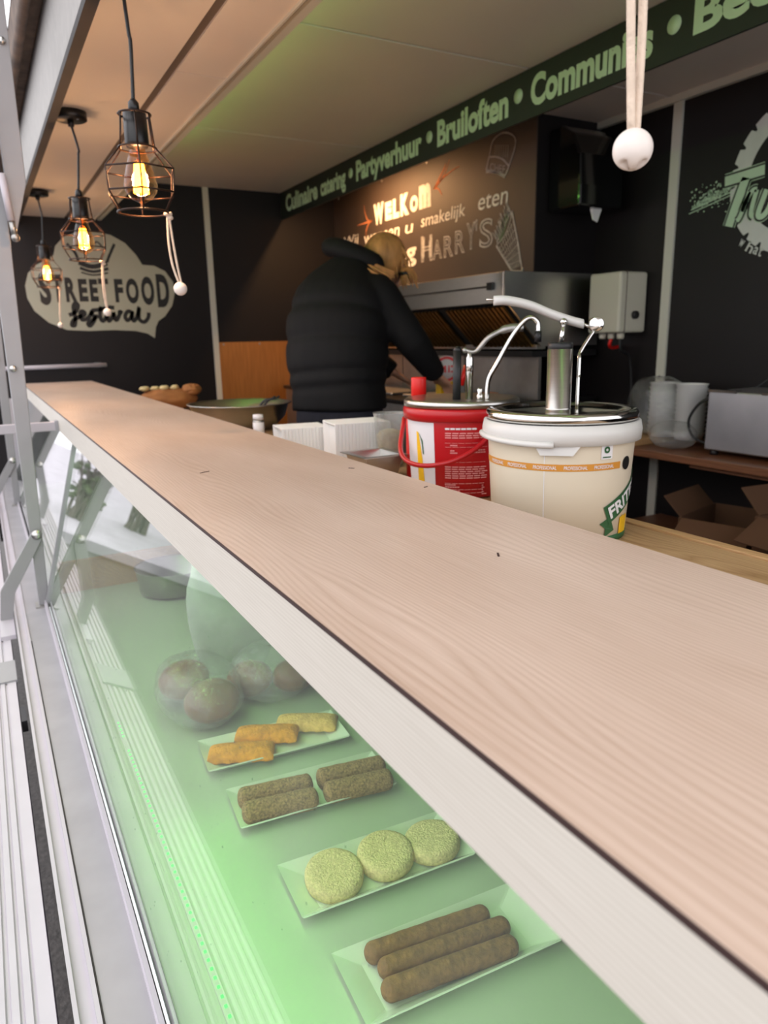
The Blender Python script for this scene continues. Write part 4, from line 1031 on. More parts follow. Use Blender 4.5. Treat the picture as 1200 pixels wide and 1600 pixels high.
# low things below the shelf
def carton(x, y, z, sx, sy, sz, lab, rot, flap):
    b = thing('cardboard_box', lab, 'box', (x, y, z), 'cardboard boxes under the shelf')
    t = .004
    obj('carton', MB().box(x - sx, x + sx, y - sy, y + sy, z, z + t).box(x - sx, x - sx + t, y - sy, y + sy, z + t, z + sz).box(x + sx - t, x + sx, y - sy, y + sy, z + t, z + sz).box(x - sx + t, x + sx - t, y - sy, y - sy + t, z + t, z + sz).box(x - sx + t, x + sx - t, y + sy - t, y + sy, z + t, z + sz), 'cardboard', b)
    obj('flap', MB().obox((x - sx - .001, y, z + sz), (x - sx - flap * .8, y, z + sz - flap * .5), sy * 1.8, .004), 'cardboard', b)
    obj('flap', MB().obox((x, y + sy, z + sz), (x, y + sy + flap * .6, z + sz + flap * .6), sx * 1.8, .004), 'cardboard', b)
    b.rotation_euler = (0, 0, rot); return b
lb = thing('low_bench', 'low green-lit bench beneath the brown shelf', 'bench', (2.7, 1.6, FZ))
obj('bench_top', MB().box(2.15, 2.95, 0.6, 2.45, -0.93, -0.90), 'shelf_brown', lb)
obj('bench_base', MB().box(2.22, 2.95, 0.65, 2.4, FZ, -0.93), 'black_plastic', lb)
carton(2.50, 1.72, -0.90, 0.17, 0.15, 0.20, 'open cardboard box on the low bench, farther one', 0.25, 0.12)
carton(2.48, 1.32, -0.90, 0.20, 0.17, 0.27, 'open cardboard box on the low bench, cut off by the photo edge', -0.1, 0.14)

# ================================================================== WORKTOP BEHIND THE COUNTER
WZ = -0.36
wt = thing('worktop', 'inner timber worktop behind the serving counter', 'worktop', (0.85, 2.0, WZ))
obj('top', MB().box(0.66, 1.062, -0.3, 5.0, WZ - 0.03, WZ), 'worktop', wt)
obj('edge_lip', MB().box(1.064, 1.088, -0.3, 5.0, WZ - 0.05, WZ + 0.004), 'board_wood', wt, bevel=0.002)
obj('front_cupboard', MB().box(0.69, 1.04, -0.3, 5.0, FZ, WZ - 0.03), 'steel_dull', wt)

def pail(cx, cy, base, Rt, Rb, H, body, rim, name, label):
    p = thing(name, label, 'bucket', (cx, cy, base))
    obj('body', MB().lathe([(Rb - .012, 0), (Rb, 0.004), (Rb + (Rt - Rb) * .5, H * .5), (Rt, H - .01), (Rt, H)], (cx, cy, base), 56), body, p)
    return p
def cyl_patch(cx, cy, base, Rb, Rt, H, a0, a1, h0, h1, off, n=20):
    """thin label patch on a tapering pail wall, angles measured from +X"""
    mb = MB(); vs = []; fs = []
    for i in range(n + 1):
        a = a0 + (a1 - a0) * i / n
        for h in (h0, h1):
            r = Rb + (Rt - Rb) * h / H + off; vs.append((cx + r * math.cos(a), cy + r * math.sin(a), base + h))
    for i in range(n): fs.append((2 * i, 2 * i + 2, 2 * i + 3, 2 * i + 1))
    return mb.add(vs, fs, True)
def pail_place(cx, cy, base, Rb, Rt, H, amid, off):
    """maps (u along the wall towards the right as seen from outside, v height) to the pail wall"""
    def f(u, v, w=0):
        r = Rb + (Rt - Rb) * v / H + off; a = amid + u / r; return (cx + r * math.cos(a), cy + r * math.sin(a), base + v)
    return f

# --- white sauce bucket
cx, cy = 0.922, 1.002
Rt, Rb, H = 0.1325, 0.122, 0.205
view = math.atan2(-cy, -cx)       # wall angle that faces the lens
wbk = pail(cx, cy, WZ + 0.001, Rt, Rb, H, 'pail_white', 'lid_white', 'white_sauce_bucket', 'cream bucket with a white rim and steel pump lid')
B0 = WZ + 0.001
obj('foot_band', MB().lathe([(Rb + .0006, 0), (Rb + .0012, .012)], (cx, cy, B0), 56), 'label_green', wbk, fix=False, label='green band at the foot')
rm = MB().lathe([(Rt + .001, H - .030), (Rt + .009, H - .028), (Rt + .010, H - .010), (Rt + .007, H + .004), (Rt - .004, H + .006), (Rt - .004, H - .002)], (cx, cy, B0), 64)
obj('rim', rm, 'lid_white', wbk)
pw_ = pail_place(cx, cy, B0, Rb, Rt, H, view, 0.0095)
obj('grip_tab', MB().prism([(-.085, H - .028), (-.030, H - .028), (-.020, H - .044), (.034, H - .044), (.046, H - .028), (.085, H - .028)], lambda u, v: pw_(u - .012, v), lambda u, v: pail_place(cx, cy, B0, Rb, Rt, H, view, 0.0005)(u - .012, v)), 'lid_white', wbk)
hdl = [pail_place(cx, cy, B0, Rb, Rt, H, view, 0.012)(-0.20 + .19 * t, H - .020 - .006 * math.sin(math.pi * t * .5)) for t in [i / 14 for i in range(15)]]
obj('handle', MB().tube(hdl, 0.0055, 8), 'lid_white', wbk, label='white clip-on handle end')
pl_ = pail_place(cx, cy, B0, Rb, Rt, H, view, 0.0010)
pl2 = pail_place(cx, cy, B0, Rb, Rt, H, view, 0.0016)
obj('orange_band', cyl_patch(cx, cy, B0, Rb, Rt, H, view - 1.5, view + 0.90, 0.133, 0.145, 0.0008, 30), 'label_orange', wbk, label='orange band lettered PROFESSIONAL')
pt = MB()
for u in (-0.150, -0.098, -0.046, 0.006, 0.058):
    add_text(pt, 'PROFESSIONAL', pl2, (u + .002, u + .042, 0.1358, 0.1422), offset=0.01)
obj('band_lettering', pt, 'label_white', wbk)
obj('seam', cyl_patch(cx, cy, B0, Rb, Rt, H, view - .195, view - .185, 0.012, H - .04, 0.0006, 2), 'label_white', wbk)
rib = MB()
rot = lambda u, v: (u * math.cos(.42) - v * math.sin(.42), u * math.sin(.42) + v * math.cos(.42))
def rb_(u, v): a, b = rot(u, v); return (0.118 + a, 0.062 + b)
def ribbon(poly): rib.prism(poly, lambda u, v: pl_(*rb_(u, v)), lambda u, v: pl2(*rb_(u, v)))
for q in ([(-.030 + .012 * i, -.016), (-.018 + .012 * i, -.016), (-.018 + .012 * i, .018), (-.030 + .012 * i, .018)] for i in range(12)): ribbon(q)
ribbon([(-.048, -.034), (-.022, -.034), (-.022, -.006), (-.048, -.006), (-.040, -.020)])
obj('ribbon', rib, 'label_green', wbk, label='dark green ribbon lettered FRITES'); rib = MB()
for uo in (-0.245, ):
    rib.prism([(uo, .030), (uo + .02, .040), (uo + .02, .085), (uo, .095)], lambda u, v: pl_(u, v), lambda u, v: pl2(u, v))
obj('ribbon', rib, 'label_green', wbk)
ft = MB(); add_text(ft, 'FRITES', lambda u, v, w: pail_place(cx, cy, B0, Rb, Rt, H, view, 0.0022)(*rb_(u, v)), (-.022, .085, -.011, .013), offset=0.03)
obj('ribbon_lettering', ft, 'label_white', wbk)
lo_ = MB().prism([(0.072, .152), (0.095, .152), (0.095, .177), (0.072, .177)], pl_, pl2); obj('label_badge', lo_, 'label_white', wbk)
lg = MB()
for k in range(10):
    a = 2 * math.pi * k / 10; b = 2 * math.pi * (k + 1) / 10
    lg.add([pail_place(cx, cy, B0, Rb, Rt, H, view, .0022)(.0835 + r * math.cos(t), .168 + r * math.sin(t)) for r, t in ((.0025, a), (.006, a), (.006, b), (.0025, b))], [(0, 1, 2, 3)])
lg.add([pail_place(cx, cy, B0, Rb, Rt, H, view, .0022)(u, v) for u, v in ((.075, .1545), (.092, .1545), (.092, .1565), (.075, .1565))], [(0, 1, 2, 3)])
obj('badge_mark', lg, 'label_green', wbk)
fs_ = MB()
for i in range(5):
    fs_.prism([(.128 + i * .006, .012), (.133 + i * .006, .012), (.135 + i * .006, .042 + .004 * (i % 2)), (.130 + i * .006, .043)], pl_, pl2)
obj('fries_print', fs_, 'yellow', wbk, label='printed yellow fries')
ov = MB().prism([(.1365 + .012 * math.cos(2 * math.pi * k / 16), .140 + .012 * math.sin(2 * math.pi * k / 16)) for k in range(16)], pl_, pl2); obj('oval_badge', ov, 'sign_black', wbk)
# pump lid
lid = thing('pump_lid', 'polished steel lid with an upright lever pump on the cream bucket', 'pump', (cx, cy, B0 + H))
LZ = B0 + H + 0.0065
obj('lid', MB().lathe([(0.0, .014), (0.05, .013), (0.10, .012), (0.108, .016), (Rt - .002, .017), (Rt + .003, .013), (Rt + .003, .001), (Rt + .001, .0)], (cx, cy, LZ), 64), 'chrome', lid)
px_, py_ = 0.929, 1.018
obj('cylinder', MB().lathe([(0.026, 0), (0.0225, .002), (0.0225, .108), (0.0, .108)], (px_, py_, LZ + .013), 32), 'steel', lid)
obj('cap', MB().lathe([(0.0215, 0), (0.0225, .002), (0.0225, .010), (0.019, .012), (0, .012)], (px_, py_, LZ + .121), 28), 'black_plastic', lid, label='black pump cap')
PT = LZ + .133
obj('plunger', MB().tube([(px_ + .012, py_ + .012, PT - .002), (px_ + .020, py_ + .016, PT + .032)], 0.0045, 10).ellipsoid((px_ + .020, py_ + .016, PT + .036), .007, .007, .007, 10, 8), 'chrome', lid)
A = [(0.848, 1.112, 0.062), (0.870, 1.098, 0.0615), (0.905, 1.076, 0.052), (0.940, 1.054, 0.035), (0.972, 1.034, 0.022), (0.988, 1.024, 0.017)]
lev = MB(); path = spline(A, 6)
rings = []
for i, q in enumerate(path):
    t = i / (len(path) - 1); w = 0.013 * min(1, .45 + 4 * t) * min(1, .7 + 3 * (1 - t)); h = .0088
    dr = (Vector(A[-1]) - Vector(A[0])).normalized(); sd = Vector((dr.y, -dr.x, 0)).normalized()
    rings.append([q + sd * (w * math.cos(2 * math.pi * k / 12)) + Vector((0, 0, h * math.sin(2 * math.pi * k / 12))) for k in range(12)])
lev.loft(rings); obj('lever', lev, 'lid_white', lid, label='white lever handle')
obj('lever_wire', MB().tube([(0.836, 1.118, 0.064), (0.856, 1.107, 0.064)], .002, 6).tube([(0.986, 1.025, 0.018), (1.006, 1.014, 0.008)], .003, 8), 'chrome', lid)
obj('pivot', MB().lathe([(0.0120, -.016), (0.0135, -.015), (0.0135, .010), (0.0120, .011)], (1.009, 1.013, 0.016), 28, axis=(-.62, -.78, 0)), 'chrome', lid)
obj('strut', MB().tube(spline([(1.003, 1.010, 0.006), (0.975, 1.014, -0.032), (0.967, 1.008, -0.045), (0.963, 1.004, -0.078)], 5), .0035, 8).tube(spline([(1.010, 1.018, 0.006), (0.980, 1.020, -0.034), (0.972, 1.014, -0.050), (0.968, 1.010, LZ + .013)], 5), .0035, 8), 'chrome', lid)

# --- red sauce bucket
cx, cy = 1.000, 1.435
cx, cy = 0.982, 1.405
Rt, Rb, H = 0.128, 0.117, 0.200
view = math.atan2(-cy, -cx)
rbk = pail(cx, cy, WZ + 0.001, Rt, Rb, H, 'pail_red', 'pail_red', 'red_sauce_bucket', 'red bucket with a white label panel, red handle and pump lid')
obj('rim', MB().lathe([(Rt - .001, H - .026), (Rt + .008, H - .024), (Rt + .009, H - .004), (Rt + .006, H + .002), (Rt - .003, H + .003), (Rt - .003, H - .003)], (cx, cy, B0), 64), 'pail_red', rbk)
P1 = lambda o: pail_place(cx, cy, B0, Rb, Rt, H, view, o)
obj('white_panel', cyl_patch(cx, cy, B0, Rb, Rt, H, view - 2.2, view - .50, 0.004, H - .028, .0006, 24), 'label_white', rbk, label='white label panel')
obj('fry_print', MB().prism([(-.118, .150), (-.110, .148), (-.098, .090), (-.088, .010), (-.112, .006)], P1(.0008), P1(.0014)), 'yellow', rbk, label='printed yellow fry')
obj('herb_print', MB().prism([(-.108, .146), (-.100, .128), (-.096, .100), (-.092, .098), (-.096, .130)], P1(.0008), P1(.0014)), 'label_green', rbk)
tl_ = MB(); tw = MB()
def lines(mb, u0, u1, vs, h):
    for v in vs:
        e = u1 - random.uniform(0, .012); n = 6
        for i in range(n):
            a = u0 + (e - u0) * i / n; b = u0 + (e - u0) * (i + .86) / n
            mb.add([P1(.0010)(a, v), P1(.0010)(b, v), P1(.0010)(b, v + h), P1(.0010)(a, v + h)], [(0, 1, 2, 3)])
lines(tw, -.036, .046, (.158,), .0042)
lines(tl_, -.036, .066, (.149, .144, .139), .0026)
lines(tl_, -.036, .066, (.128, .119, .085), .0008)
lines(tl_, .020, .066, (.111, .106), .0026); lines(tl_, -.024, -.006, (.110, .105, .122), .0028)
lines(tl_, -.036, .064, (.073, .068, .063, .058, .053, .048), .0026)
lines(tl_, -.036, .060, (.036, .022, .014), .0012); lines(tl_, -.036, 0.0, (.032, .027, .018), .0026); lines(tl_, .048, .062, (.030, .025, .020, .015, .010), .0026)
obj('small_print', tl_, 'label_pink', rbk, label='rows of tiny pale print'); obj('print_heading', tw, 'label_white', rbk)
hp = []
for i in range(25):
    t = i / 24; ang = view + .62 - 2.35 * t; dr = 0.066 * math.sin(math.pi * min(1, t * 1.0)) ; r = Rt + .010 + 0.030 * math.sin(math.pi * t) ** 2
    hp.append((cx + r * math.cos(ang), cy + r * math.sin(ang), B0 + H - .030 - .088 * math.sin(math.pi * t) ** .8))
obj('handle', MB().tube(hp, [0.0056] * 25, 8), 'pail_red', rbk, label='red hanging handle')
a = view + .62
obj('handle_boss', MB().lathe([(0.012, 0), (0.011, .010), (0.004, .010)], (cx + (Rt + .002) * math.cos(a), cy + (Rt + .002) * math.sin(a), B0 + H - .030), 20, axis=(math.cos(a), math.sin(a), 0)), 'pail_red', rbk)
rl = thing('pump_lid', 'steel lid with tall spout pump on the red bucket', 'pump', (cx, cy, B0 + H))
LZ2 = B0 + H + .0035
obj('lid', MB().lathe([(0.0, .012), (0.11, .012), (Rt + .002, .016), (Rt + .007, .012), (Rt + .007, .0), (Rt + .004, 0)], (cx, cy, LZ2), 64), 'steel', rl)
TZ = LZ2 + .011
obj('grip_tube', MB().tube([(.965, 1.40, TZ), (.970, 1.405, TZ + .112)], .0095, 14).ellipsoid((.970, 1.405, TZ + .112), .0095, .0095, .010, 12, 8), 'black_plastic', rl, label='black grip tube')
obj('pump_tube', MB().lathe([(.0085, 0), (.0085, .055), (.0095, .056), (.0095, .095), (.0065, .10), (.005, .112)], (.990, 1.385, TZ), 18), 'chrome', rl)
obj('lever', MB().tube(spline([(.984, 1.39, TZ + .112), (1.000, 1.372, TZ + .110), (1.02, 1.352, TZ + .140), (1.055, 1.332, TZ + .158), (1.085, 1.312, TZ + .160)], 5), [.005] * 6 + [.006] * 8 + [.0095] * 7, 10).ellipsoid((.982, 1.392, TZ + .112), .007, .007, .007, 8, 6), 'steel_dull', rl)
obj('spout', MB().tube(spline([(1.015, 1.350, TZ), (1.017, 1.348, TZ + .045), (1.030, 1.338, TZ + .078), (1.062, 1.318, TZ + .145), (1.088, 1.300, TZ + .180), (1.106, 1.290, TZ + .172), (1.108, 1.288, TZ + .150)], 6), .0058, 10), 'chrome', rl)
obj('spout_tip', MB().tube([(1.108, 1.288, TZ + .152), (1.108, 1.288, TZ + .128)], .0078, 10), 'black_plastic', rl)
obj('valve', MB().lathe([(.008, 0), (.008, .012), (.005, .014), (.007, .024), (.004, .028)], (1.003, 1.362, TZ), 14), 'chrome', rl)
rc = thing('red_bottle', 'bright red capped bottle standing behind the red bucket', 'bottle', (0.875, 1.62, WZ))
obj('bottle_body', MB().lathe([(.030, 0), (.034, .005), (.034, .15), (.022, .185), (.0195, .18)], (0.985, 1.60, WZ + .001), 28), 'red', rc)
obj('cap', MB().lathe([(.0195, 0), (.0195, .075), (.0185, .078), (0, .078)], (0.985, 1.60, WZ + .181), 28), 'red', rc)

# --- foam tray stacks (trays stand on edge, nested)
def foam_tray_mb(w, h):
    """shallow tray standing on edge, opening towards -X"""
    f0 = [(0, -w / 2, 0), (0, w / 2, 0), (0, w / 2, h), (0, -w / 2, h)]
    f1 = [(0.0, -w / 2 + .004, .004), (0.0, w / 2 - .004, .004), (0.0, w / 2 - .004, h - .004), (0.0, -w / 2 + .004, h - .004)]
    f2 = [(0.016, -w / 2 + .016, .014), (0.016, w / 2 - .016, .014), (0.016, w / 2 - .016, h - .014), (0.016, -w / 2 + .016, h - .014)]
    f3 = [(0.0185, -w / 2 + .015, .012), (0.0185, w / 2 - .015, .012), (0.0185, w / 2 - .015, h - .012), (0.0185, -w / 2 + .015, h - .012)]
    f4 = [(0.0092, -w / 2, 0), (0.0092, w / 2, 0), (0.0092, w / 2, h), (0.0092, -w / 2, h)]
    return MB().loft([f2, f1, f0, f4, f3], cap=True, smooth=False)
t0 = None
for (x, y, n, h, rz, lab, grp) in ((0.875, 1.925, 16, 0.122, -0.15, 'white foam tray on edge in the taller stack before the worker', 'foam trays in the taller stack'),
                                   (0.775, 2.085, 14, 0.100, -0.15, 'white foam tray on edge in the lower stack behind', 'foam trays in the lower stack')):
    base = None
    for i in range(n):
        if base is None:
            base = obj('foam_tray', foam_tray_mb(0.13, h), 'foam', None, label=lab, cat='tray', group=grp, bevel=0.001); o = base
        else:
            o = base.copy(); COL.objects.link(o)
        o.location = (x + i * 0.0105 * math.cos(rz), y + i * 0.0105 * math.sin(rz), WZ + 0.0005); o.rotation_euler = (0, 0, rz)
stt = thing('steel_tray', 'small rectangular steel container beside the red bucket', 'container', (0.865, 1.64, WZ))
def pan_mb(x0, x1, y0, y1, z0, z1):
    m = MB(); t = .004; r = .012
    m.loft([[(x0 + r, y0 + r, z0), (x1 - r, y0 + r, z0), (x1 - r, y1 - r, z0), (x0 + r, y1 - r, z0)], [(x0, y0, z1 - .003), (x1, y0, z1 - .003), (x1, y1, z1 - .003), (x0, y1, z1 - .003)],
            [(x0 - r, y0 - r, z1 - .002), (x1 + r, y0 - r, z1 - .002), (x1 + r, y1 + r, z1 - .002), (x0 - r, y1 + r, z1 - .002)], [(x0 - r, y0 - r, z1), (x1 + r, y0 - r, z1), (x1 + r, y1 + r, z1), (x0 - r, y1 + r, z1)],
            [(x0 + t, y0 + t, z1), (x1 - t, y0 + t, z1), (x1 - t, y1 - t, z1), (x0 + t, y1 - t, z1)], [(x0 + r + t, y0 + r + t, z0 + t), (x1 - r - t, y0 + r + t, z0 + t), (x1 - r - t, y1 - r - t, z0 + t), (x0 + r + t, y1 - r - t, z0 + t)]], smooth=False)
    return m
obj('container', pan_mb(0.82, 0.925, 1.585, 1.70, WZ + .0005, -0.292), 'steel', stt)
tb = thing('clear_tub', 'clear plastic tub of shredded white food behind the red bucket', 'tub', (1.005, 1.76, WZ))
obj('wall', MB().lathe([(.033, .0), (.036, .004), (.047, .15), (.0485, .152), (.046, .15), (.035, .006)], (1.005, 1.79, WZ + .0005), 32), 'film', tb, fix=False)
obj('food', MB().lathe([(.0, .0), (.034, .008), (.041, .085), (.03, .098), (.012, .104), (0, .10)], (1.005, 1.79, WZ + .002), 28), 'content', tb, label='shredded white food')

bw = thing('mixing_bowl', 'wide stainless mixing bowl on the far worktop', 'bowl', (0.93, 2.93, WZ))
obj('bowl', MB().lathe([(.10, .0), (.14, .006), (.185, .05), (.203, .103), (.213, .105), (.214, .108), (.203, .109), (.180, .052), (.135, .011), (0.0, .008)], (0.93, 2.93, WZ + .0005), 56), 'steel', bw)
tg = thing('serving_tongs', 'dark tongs resting over the rim of the mixing bowl', 'tongs', (1.0, 2.85, WZ + .1))
for s_ in (-.006, .012):
    obj('arm', MB().tube(spline([(1.045 + s_, 2.80, WZ + .135), (1.03 + s_, 2.80, WZ + .127), (1.0 + s_, 2.82, WZ + .115), (0.97 + s_, 2.88, WZ + .045)], 5), .005, 8), 'black_plastic', tg)
sj = thing('spice_jar', 'small white-labelled spice jar in front of the mixing bowl', 'jar', (0.83, 2.41, WZ))
obj('glass', MB().lathe([(.017, 0), (.019, .003), (.019, .085), (.016, .09)], (0.828, 2.41, WZ + .0005), 20), 'steel_dull', sj)
obj('label', MB().lathe([(.0194, .030), (.0194, .082)], (0.828, 2.41, WZ), 20), 'label_white', sj, fix=False, label='white paper label')
obj('lid', MB().lathe([(.018, .0905), (.018, .108), (0, .109)], (0.828, 2.41, WZ), 20), 'label_white', sj)
pbg = thing('paper_bag', 'crumpled brown paper bag of bread on the far worktop', 'paper bag', (0.87, 4.0, WZ))
obj('bag', crumple((0.88, 4.02, WZ + .055), .155, .10, .058, .10, seed=21), 'paper_brown', pbg, subsurf=1)
obj('bag_neck', crumple((1.0, 3.98, WZ + .105), .05, .05, .03, .16, seed=23), 'paper_brown', pbg, subsurf=1)
for k, (dx, dy, dz_) in enumerate(((-.12, .0, .118), (-.02, -.02, .120), (.035, -.02, .120), (-.06, .02, .115))):
    q = obj('bread_piece', MB().ellipsoid((0, 0, 0), .026, .02, .013, 12, 8, .16), 'crumb_pale', None, label=['pale bread piece at the end of the brown bag', 'pale bread piece on top of the brown bag, middle', 'pale bread piece on the brown bag, bowl side', 'pale bread piece behind the others on the brown bag'][k], cat='bread', group='bread pieces on the paper bag')
    q.location = (0.88 + dx, 4.02 + dy, WZ + dz_)

# ================================================================== PERSON
fdir = Vector((.87, .5, 0)).normalized(); wdir = Vector((.5, -.87, 0)).normalized(); up = Vector((0, 0, 1))
def ering(c, axis, a, b, n=28, side=wdir, sq=2.4):
    axis = Vector(axis).normalized(); s_ = (side - axis * side.dot(axis)).normalized(); t = axis.cross(s_)
    out = []
    for k in range(n):
        th = 2 * math.pi * k / n; cc, ss = math.cos(th), math.sin(th)
        ex = math.copysign(abs(cc) ** (2 / sq), cc); ey = math.copysign(abs(ss) ** (2 / sq), ss)
        out.append(Vector(c) + s_ * (a * ex) + t * (b * ey))
    return out
def chain(mb, pts, rad, n=16):
    mb.tube(spline(pts, 4), [rad[min(int(i / 4), len(rad) - 1)] * (1 - (i % 4) / 4) + rad[min(int(i / 4) + 1, len(rad) - 1)] * ((i % 4) / 4) for i in range(4 * (len(pts) - 1) + 1)], n)
hip = Vector((1.52, 3.21, -0.42))
spine = [hip + Vector((0, 0, -.06)), hip, Vector((1.522, 3.215, -.28)), Vector((1.528, 3.235, -.10)), Vector((1.555, 3.26, .06)), Vector((1.600, 3.285, .18)), Vector((1.655, 3.305, .275)), Vector((1.705, 3.32, .335))]
wid = [.165, .18, .165, .180, .195, .185, .130, .070]; dep = [.120, .125, .115, .125, .130, .120, .090, .060]
def torso(mb, grow, extra=None):
    rings = []; m = len(spine)
    for i in range(m):
        ax = spine[min(i + 1, m - 1)] - spine[max(i - 1, 0)]
        g = grow if not callable(grow) else grow(i); rings.append(ering(spine[i], ax, wid[i] + g, dep[i] + g))
    return rings
shR = Vector((1.70, 3.13, .205)); shL = Vector((1.555, 3.44, .225))
elR = Vector((1.835, 3.025, -.03)); wrR = Vector((1.985, 3.06, -.185)); haR = Vector((2.045, 3.085, -.225))
elL = Vector((1.80, 3.62, -.02)); wrL = Vector((1.99, 3.50, -.185)); haL = Vector((2.05, 3.49, -.225))
head = Vector((1.845, 3.30, .375)); neck = Vector((1.74, 3.325, .345))
person = thing('person', 'person in a black padded jacket bending over the frying range, blond hair, back turned', 'person', (1.5, 3.25, FZ))
def fuse(o, vox, smooth=4):
    r = o.modifiers.new('remesh', 'REMESH'); r.mode = 'VOXEL'; r.voxel_size = vox; r.use_smooth_shade = True
    if smooth:
        s_ = o.modifiers.new('smooth', 'SMOOTH'); s_.iterations = smooth; s_.factor = .5
bd = MB(); bd.loft(torso(bd, -.012))
chain(bd, [spine[-2], neck, head - fdir * .03], [.060, .058, .060])
hax = (fdir * .75 - up * .55).normalized()
bd.ellipsoid(tuple(head), .092, .088, .105, 22, 16)
face = head + hax * .055
bd.ellipsoid(tuple(face), .070, .070, .082, 18, 12)
bd.tube([face + hax * .055 - up * .0, face + hax * .088 - up * .015], [.013, .015], 8)          # nose
bd.ellipsoid(tuple(face + hax * .062 - up * .052), .022, .026, .012, 10, 6)                     # mouth
for sg in (-1, 1):
    bd.ellipsoid(tuple(head + wdir * (sg * .090) + hax * .01), .018, .014, .030, 10, 8)          # ears
    bd.ellipsoid(tuple(face + hax * .052 + wdir * (sg * .032) + up * .012), .014, .014, .010, 10, 8)
for (s0, e0, w0, h0, sg) in ((shR, elR, wrR, haR, 1), (shL, elL, wrL, haL, -1)):
    chain(bd, [spine[5] + (s0 - spine[5]) * .5, s0, e0, w0], [.06, .058, .045, .030])
    pd = (h0 - w0).normalized(); side = pd.cross(up).normalized() * sg
    bd.loft([ering(w0, pd, .026, .018, 14, side), ering(w0 + pd * .05, pd, .040, .016, 14, side), ering(w0 + pd * .092, pd, .040, .013, 14, side)])
    for k in range(4):
        b = w0 + pd * .088 + side * ((k - 1.5) * .021); L = (.066, .078, .073, .058)[k]
        bd.tube([b - pd * .02, b + pd * (L * .5), b + pd * (L * .8) - up * .012, b + pd * (L * .95) - up * .032], [.0095, .009, .0085, .0075], 8)
    b = w0 + pd * .03 - side * .030
    bd.tube([b + side * .012, b - side * .020 + pd * .025, b - side * .026 + pd * .055 - up * .010], [.012, .010, .0085], 8)
for sg in (-1, 1):
    hj = hip + wdir * (sg * .09) - up * .05; kn = hj + fdir * .06 - up * .40 ; an = Vector((hj.x - .02, hj.y + .0, FZ + .085))
    chain(bd, [hj, kn, an], [.082, .058, .042])
    bd.ellipsoid(tuple(Vector((an.x, an.y, FZ + .045)) + fdir * .06), .045, .045, .045, 14, 8)
ob = obj('body', bd, 'skin', person, fix=False); fuse(ob, .010, 2)
jk = MB()
def quilt(i): return [.052, .060, .070, .074, .070, .062, .045, .030][i]
m = len(spine); dense = spline([hip + Vector((0, 0, .08))] + spine[2:], 9); rings = []
for i, q in enumerate(dense):
    t = 1 + i / 9; lo_i = int(min(t, m - 2)); f_ = min(1, t - lo_i)
    a = wid[lo_i] * (1 - f_) + wid[lo_i + 1] * f_; b = dep[lo_i] * (1 - f_) + dep[lo_i + 1] * f_
    gq = quilt(lo_i) * (1 - f_) + quilt(lo_i + 1) * f_
    gq -= .014 * sum(math.exp(-((q.z - zk) / .016) ** 2) for zk in (-.235, -.165, -.02, .10))
    ax = dense[min(i + 1, len(dense) - 1)] - dense[max(i - 1, 0)]
    rings.append(ering(q, ax, a + gq, b + gq))
jk.loft(rings)
jk.loft([ering(hip + Vector((0, 0, .085)), up, .232, .178), ering(hip + Vector((0, 0, .12)), up, .236, .182), ering(hip + Vector((0, 0, .16)), up, .226, .176)])
for (s0, e0, w0) in ((shR, elR, wrR), (shL, elL, wrL)):
    chain(jk, [spine[5] + (s0 - spine[5]) * .45, s0, (s0 + e0) / 2 + (s0 - e0).cross(up).normalized() * .01, e0, w0], [.095, .092, .084, .078, .052])
oj = obj('jacket', jk, 'jacket', person, fix=False, label='black quilted jacket'); fuse(oj, .012, 3)
hdm = MB()   # hood collar lying on the back of the neck
col = neck - fdir * .045 + up * .02
pts = []
for i in range(15):
    a = math.pi * (.02 + .96 * i / 14); pts.append(col + wdir * (.145 * math.cos(a) - .02) - fdir * (.075 * math.sin(a)) + up * (.030 * math.sin(a) + .012 - .052 * math.cos(a)))
hdm.tube(pts, [.022, .036] + [.046] * 11 + [.034, .018], 14)
oh = obj('hood', hdm, 'jacket', person, fix=False, label='folded hood collar')
hr = MB()
hr.ellipsoid(tuple(head - hax * .012 + up * .012), .108, .104, .112, 28, 18, .018)
hr.ellipsoid(tuple(head - hax * .055 - up * .01), .085, .085, .09, 22, 14, .02)
ohr = obj('hair', hr, 'hair', person, fix=False, label='sandy blond hair'); fuse(ohr, .008, 3)
lk = MB()
for i in range(46):
    a = random.uniform(-1.5, 1.5); s_ = head + wdir * (.095 * math.sin(a)) - hax * (.05 * math.cos(a)) + up * random.uniform(-.03, .06)
    e = s_ + Vector((random.uniform(-.01, .03), random.uniform(-.02, .02), -.07 - random.uniform(0, .05))) + wdir * (.03 * math.sin(a))
    lk.tube(spline([s_, (s_ + e) / 2 + wdir * (.02 * math.sin(a)), e], 4), [.005] * 5 + [.004, .003, .002, .001], 5)
fall = [[(1.650, 3.215, .350), (1.692, 3.150, .312), (1.75, 3.080, .262)], [(1.665, 3.215, .355), (1.715, 3.15, .318), (1.78, 3.095, .285)], [(1.64, 3.205, .335), (1.675, 3.145, .305), (1.72, 3.085, .265)]]
for q in fall:
    for k in range(7):
        dv = Vector((random.uniform(-.012, .012), random.uniform(-.012, .012), random.uniform(-.016, .016)))
        lk.tube(spline([Vector(v) + dv for v in q], 4), [.007] * 5 + [.006, .005, .004, .002], 6)
o = obj('hair_strands', lk, 'hair', person, fix=False); o['kind'] = 'stuff'
bun = MB()
for k in range(30):
    a = random.uniform(0, 6.28); b = random.uniform(-1, 1); dv = Vector((math.cos(a) * .028, math.sin(a) * .024, b * .02))
    bun.tube(spline([Vector((1.872, 3.190, .318)), Vector((1.892, 3.172, .298)) + dv, Vector((1.905, 3.160, .270)) + dv * 1.3 + Vector((0, 0, -.02))], 5), [.007] * 6 + [.005, .004, .003, .002, .001], 5)
